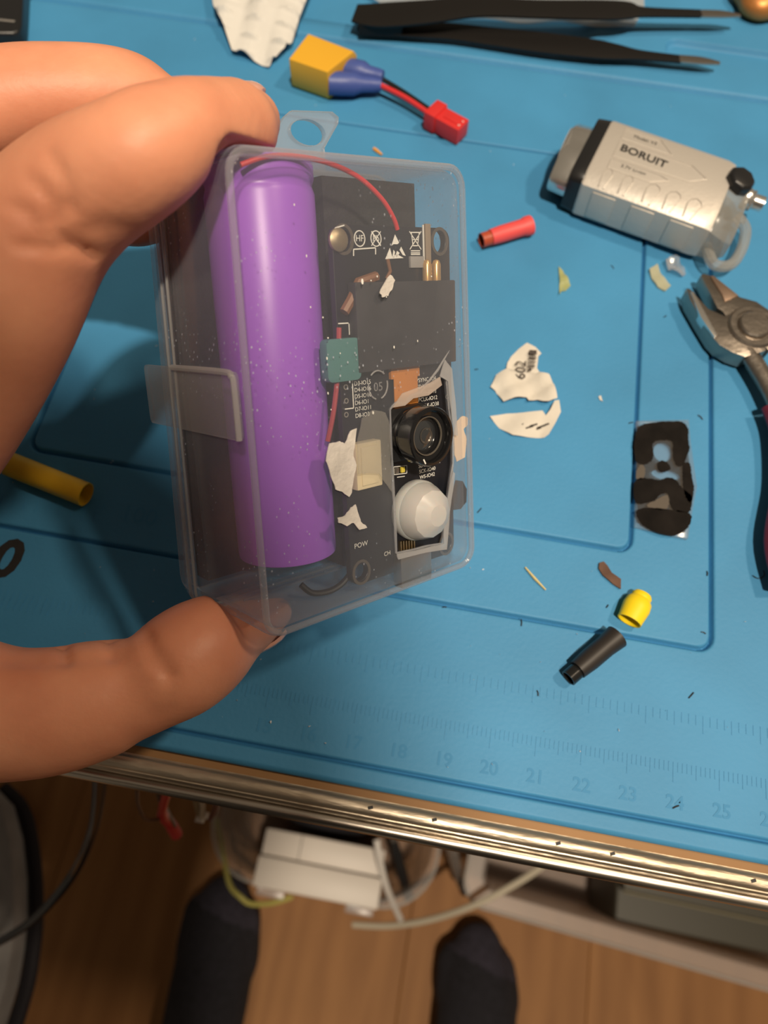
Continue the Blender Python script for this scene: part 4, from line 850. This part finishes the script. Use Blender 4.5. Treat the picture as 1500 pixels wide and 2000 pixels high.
for px, py in ((1196, 522), (1299, 618), (1381, 1120), (1374, 1236), (1350, 1358), (1232, 826), (936, 997), (1018, 1216), (1320, 1576), (1050, 1354), (1368, 815), (930, 722), (1186, 1184), (868, 1186)):
    p_ = at(px, py, .02); a_ = random.uniform(0, 3.1); d_ = V((math.cos(a_), math.sin(a_), 0)) * random.uniform(.03, .10); m.tube([p_ - d_, p_ + V((.01, .01, .01)), p_ + d_], .014, 5)
put('dark_specks', m, BLKM, label='tiny black fibres and specks scattered on the blue mat', cat='specks', kind='stuff', smooth=0)
# worn black nicks on the bench edge
m = M()
for px, py in ((848, 1604), (1090, 1648), (1196, 1674), (1472, 1730), (724, 1575)):
    p_ = at(px, py, -.11); m.box((p_.x, .56, -.112), (.05, .02, 0), (-.01, .03, 0), (0, 0, .012))
put('nicks', m, BLKM, bench, smooth=0, kind='stuff')

# ================================================================== UNDER THE BENCH
TUBC = clear('tub_plastic', .13, edge=.4, col=(.62, .60, .58), rough=.15)
def tub(name, label, cx, cy, hx, hy, r, z0, z1, inset, mt, rot=0, rim=.6, th=.18):
    t = thing(name, label, 'storage tub', (cx, cy, z0)); c_, s_ = math.cos(rot), math.sin(rot)
    def rg(ins, z): return [V((cx + u * c_ - v * s_, cy + u * s_ + v * c_, z)) for u, v in rrect(hx - ins, hy - ins, max(r - ins * .5, .5), 8)]
    m = M(); m.rings([rg(inset + .4, z0), rg(inset, z0 + .4), rg(rim, z1 - .3), rg(0, z1 - .25), rg(0, z1), rg(rim + .1, z1), rg(rim + th + .1, z1 - .4), rg(inset + th, z0 + .5), rg(inset + th + .4, z0 + .2)], True, True)
    put('tub_body', m, mt, t, smooth=40); m = M(); R_ = rg(.1, z1 + .02); m.tube(R_ + R_[:1], .16, 8, cap=False); put('rim', m, clear('tub_rim', .45, edge=.4, rough=.2, col=(.75, .72, .68)), t); return t
tub('clear_tub', 'round cornered clear plastic tub on the floor under the bench edge', -3.6, 3.2, 10.9, 9.0, 5.2, -71.95, -60, 1.8, TUBC)
WP = mat('white_plastic', (.66, .60, .54), .45)
wb = thing('white_module', 'white plastic two tier box lying in the clear tub', 'box', at(620, 1700, -66))
c1, c2, c3, c4 = at(512, 1622, -59), at(750, 1668, -59), at(745, 1776, -59), at(497, 1722, -59)
ux = (c2 - c1).normalized(); uy = V((-ux.y, ux.x, 0)); W_ = (c2 - c1).length; cen = (c1 + c2 + c3 + c4) / 4
m = M(); m.box((*(cen + uy * 1.35).xy, -65.4), ux * (W_ / 2 - .1), uy * 1.15, V((0, 0, 5.9))); put('rear_tier', m, WP, wb, bevel=.15)
m = M(); m.box((*(cen - uy * 1.15).xy, -65.0), ux * (W_ / 2), uy * 1.3, V((0, 0, 6.3))); put('front_tier', m, WP, wb, bevel=.2)
m = M(); m.box((*(cen + uy * 1.35 - ux * 2.2).xy, -59.48), ux * .05, uy * 1.1, V((0, 0, .05))); put('seam', m, mat('seam_grey', (.25, .22, .2), .6), wb, smooth=0)  # thin grey strip marking the joint across the rear tier
for s_ in (-.72, .72):
    m = M(); m.box((*(cen - uy * 2.75 + ux * (W_ / 2) * s_).xy, -60.3), ux * 1.3, uy * .45, V((0, 0, .3))); put('foot', m, FROST, wb, bevel=.08)
m = M(); P_ = at(640, 1610, -63); m.add([], [])
R_ = [[V((P_.x + math.cos(t) * 6.2 * s_ * (1 + .1 * math.sin(3 * t)), P_.y + 1.6 + math.sin(t) * 2.6 * s_, z_)) for t in [2 * math.pi * k / 28 for k in range(28)]] for z_, s_ in ((-71.4, .9), (-68, 1), (-64, .95), (-62.4, .7), (-62, .3))]
m.rings(R_); put('dark_pouch', m, mat('dark_cloth', (.012, .011, .016), .9, bump=.5, bscale=60), label='dark crumpled pouch behind the white box in clear tub', cat='pouch', smooth=60)
pen = thing('black_probe', 'black slim probe leaning in the right side of clear tub', 'probe', at(785, 1700, -66))
m = M(); m.tube([at(768, 1638, -59), at(776, 1670, -60), at(798, 1752, -64)], [.34, .5, .5], 12); put('barrel', m, BLK, pen); m = M(); m.tube([at(764, 1626, -58.6), at(769, 1642, -59)], [.3, .3], 10); put('collar', m, STEEL, pen)
def cord(label, pts, r, mt, cat='cable', name='cable'):
    m = M(); m.tube(spline([at(px, py, z) for px, py, z in pts], 8), r, 10); return put(name, m, mt, label=label, cat=cat)
CRM = mat('cream_cable', (.55, .49, .38), .5)
cord('short white cable hanging over the white box', [(736, 1640, -56), (742, 1680, -56.4), (756, 1735, -58), (782, 1795, -62)], .30, mat('white_cable', (.66, .62, .58), .5))
cord('cream cable arcing from tub to tub under the bench', [(690, 1806, -66), (760, 1808, -64), (840, 1796, -61), (930, 1766, -57.5), (1010, 1724, -56), (1060, 1690, -55), (1100, 1650, -54)], .30, CRM)
cord('yellow green wire looping around the left tub corner', [(424, 1600, -61), (440, 1690, -60), (450, 1730, -59.5), (470, 1752, -59), (490, 1765, -59.5), (530, 1764, -61), (570, 1752, -62)], .24, mat('yellow_green_wire', (.42, .38, .10), .5))
cord('thick glossy black cable hanging down at left', [(196, 1500, -3), (192, 1560, -8), (180, 1625, -14), (150, 1695, -18), (100, 1762, -20), (40, 1815, -22), (-60, 1870, -24)], .20, mat('black_cable', (.010, .009, .012), .22))
rw = thing('red_leads', 'bundle of red and dark leads dangling below the bench edge', 'wires', at(330, 1600, -18))
m = M(); m.tube(spline([at(px, py, z) for px, py, z in ((332, 1530, -3), (322, 1560, -9), (318, 1590, -13), (332, 1608, -15), (346, 1632, -16))], 8), [.16] * 16 + [.22] * 10 + [.24] * 6 + [.12], 10); put('lead', m, RED, rw)
m = M(); m.tube(spline([at(px, py, z) for px, py, z in ((308, 1530, -3), (312, 1552, -8), (320, 1575, -12), (338, 1610, -15), (351, 1634, -16))], 8), .11, 8); put('lead', m, BLK, rw)
m = M(); m.tube(spline([at(px, py, z) for px, py, z in ((268, 1530, -3), (270, 1570, -9), (285, 1600, -12), (312, 1600, -13))], 8), .06, 8); put('lead', m, mat('brown_lead', (.10, .05, .03), .5), rw)
wl = thing('white_plug_leads', 'thin leads with small white plugs dangling left of clear tub', 'wires', at(395, 1590, -20))
for pts, c_ in ((((380, 1550, -4), (384, 1572, -10), (388, 1590, -14)), mat('olive_lead', (.22, .18, .10), .5)), (((392, 1552, -4), (396, 1575, -10), (394, 1596, -14)), CRM), (((424, 1560, -4), (420, 1582, -10), (410, 1600, -14)), mat('maroon_lead', (.10, .02, .02), .5))):
    m = M(); m.tube(spline([at(*p) for p in pts], 6), .10, 8); put('lead', m, c_, wl)
for px, py in ((391, 1600), (398, 1592)):
    p_ = at(px, py, -14.3); m = M(); m.box(p_, (.14, 0, 0), (0, .12, 0), (0, 0, .22)); put('plug', m, WHITE, wl, bevel=.03)
cp = thing('copper_plug_cable', 'clear sleeved cable with copper end beside the right tub', 'cable', at(905, 1735, -66))
m = M(); m.tube(spline([at(px, py, z) for px, py, z in ((878, 1640, -56), (888, 1680, -60), (902, 1724, -65))], 6), .55, 12); put('sleeve', m, clear('grey_sleeve', .35, edge=.3, col=(.40, .38, .36)), cp)
m = M(); m.tube([at(901, 1722, -65), at(908, 1741, -66.5)], .5, 12); put('plug', m, BLK, cp, bevel=.05); m = M(); m.tube([at(911, 1726, -65), at(917, 1741, -66.5)], .14, 8); put('contact', m, mat('copper_c', (.62, .30, .14), .35, 1.0), cp)
m = M(); p_ = at(905, 1735, -69)
tub2 = tub('storage_crate', 'large milky plastic storage crate on the floor at right', 36.9, 10.9, 26.0, 17.0, 2.2, -71.95, -59.5, 2.4, clear('milky_plastic', .42, edge=.3, col=(.66, .58, .53), rough=.3), math.radians(-4.5), rim=1.5, th=.3)
oc = thing('olive_box', 'olive grey lidded box standing inside the milky crate', 'box', (34, 8, -71))
OLV = mat('olive_plastic', (.050, .045, .030), .55)
oa, ob_ = at(1206, 1812, -61), at(1560, 1890, -61); ou = (ob_ - oa).normalized(); ov = V((-ou.y, ou.x, 0)); om = oa + ou * 9 + ov * 6.3
m = M(); m.box((*om.xy, -66.6), ou * 9, ov * 5.8, V((0, 0, 4.6))); put('box_body', m, OLV, oc, bevel=.4, seg=3)
m = M(); m.box((*(om + ov * 1.4).xy, -61.4), ou * 8.8, ov * 4.5, V((0, 0, .7))); put('box_lid', m, OLV, oc, bevel=.35, seg=3)
m = M(); m.tube([om - ou * 8.4 - ov * 3.15 + V((0, 0, -61.9 - om.z)), om + ou * 8.4 - ov * 3.15 + V((0, 0, -61.9 - om.z))], .12, 8); put('lid_seam', m, mat('olive_light', (.22, .19, .12), .5), oc)
# grey chair seat at the left
ch = thing('chair', 'grey fabric chair seat with dark edging at the bottom left', 'chair', (-38, -20, -72))
pts = [at(px, py, -30) for px, py in ((-40, 1530), (0, 1572), (18, 1640), (26, 1720), (26, 1800), (20, 1860), (8, 1930), (-16, 2010), (-40, 2080))]
ce = sum(pts, V()) / len(pts)
lp = [(p.x, p.y) for p in pts] + [(pts[-1].x - 26, pts[-1].y - 4), (pts[0].x - 26, pts[0].y + 2)]
m = M(); m.plate(lp[::-1], [], lambda u, v, t: V((u, v, t)), -32, -30); put('seat_cushion', m, mat('grey_fabric', (.30, .30, .31), .95, var=.25, scale=40, bump=.7, bscale=160), ch, bevel=.8, seg=3)
m = M(); m.tube(spline([p + V((.30, -.1, -2.4)) for p in pts], 4), .45, 10); put('edging', m, mat('navy_edging', (.010, .009, .016), .7), ch)
m = M(); m.lathe((pts[4].x - 22, pts[4].y, -72), (0, 0, 1), [(5, 0), (5, 2), (3, 4), (2.5, 38)], 24); put('pedestal', m, BLKM, ch)
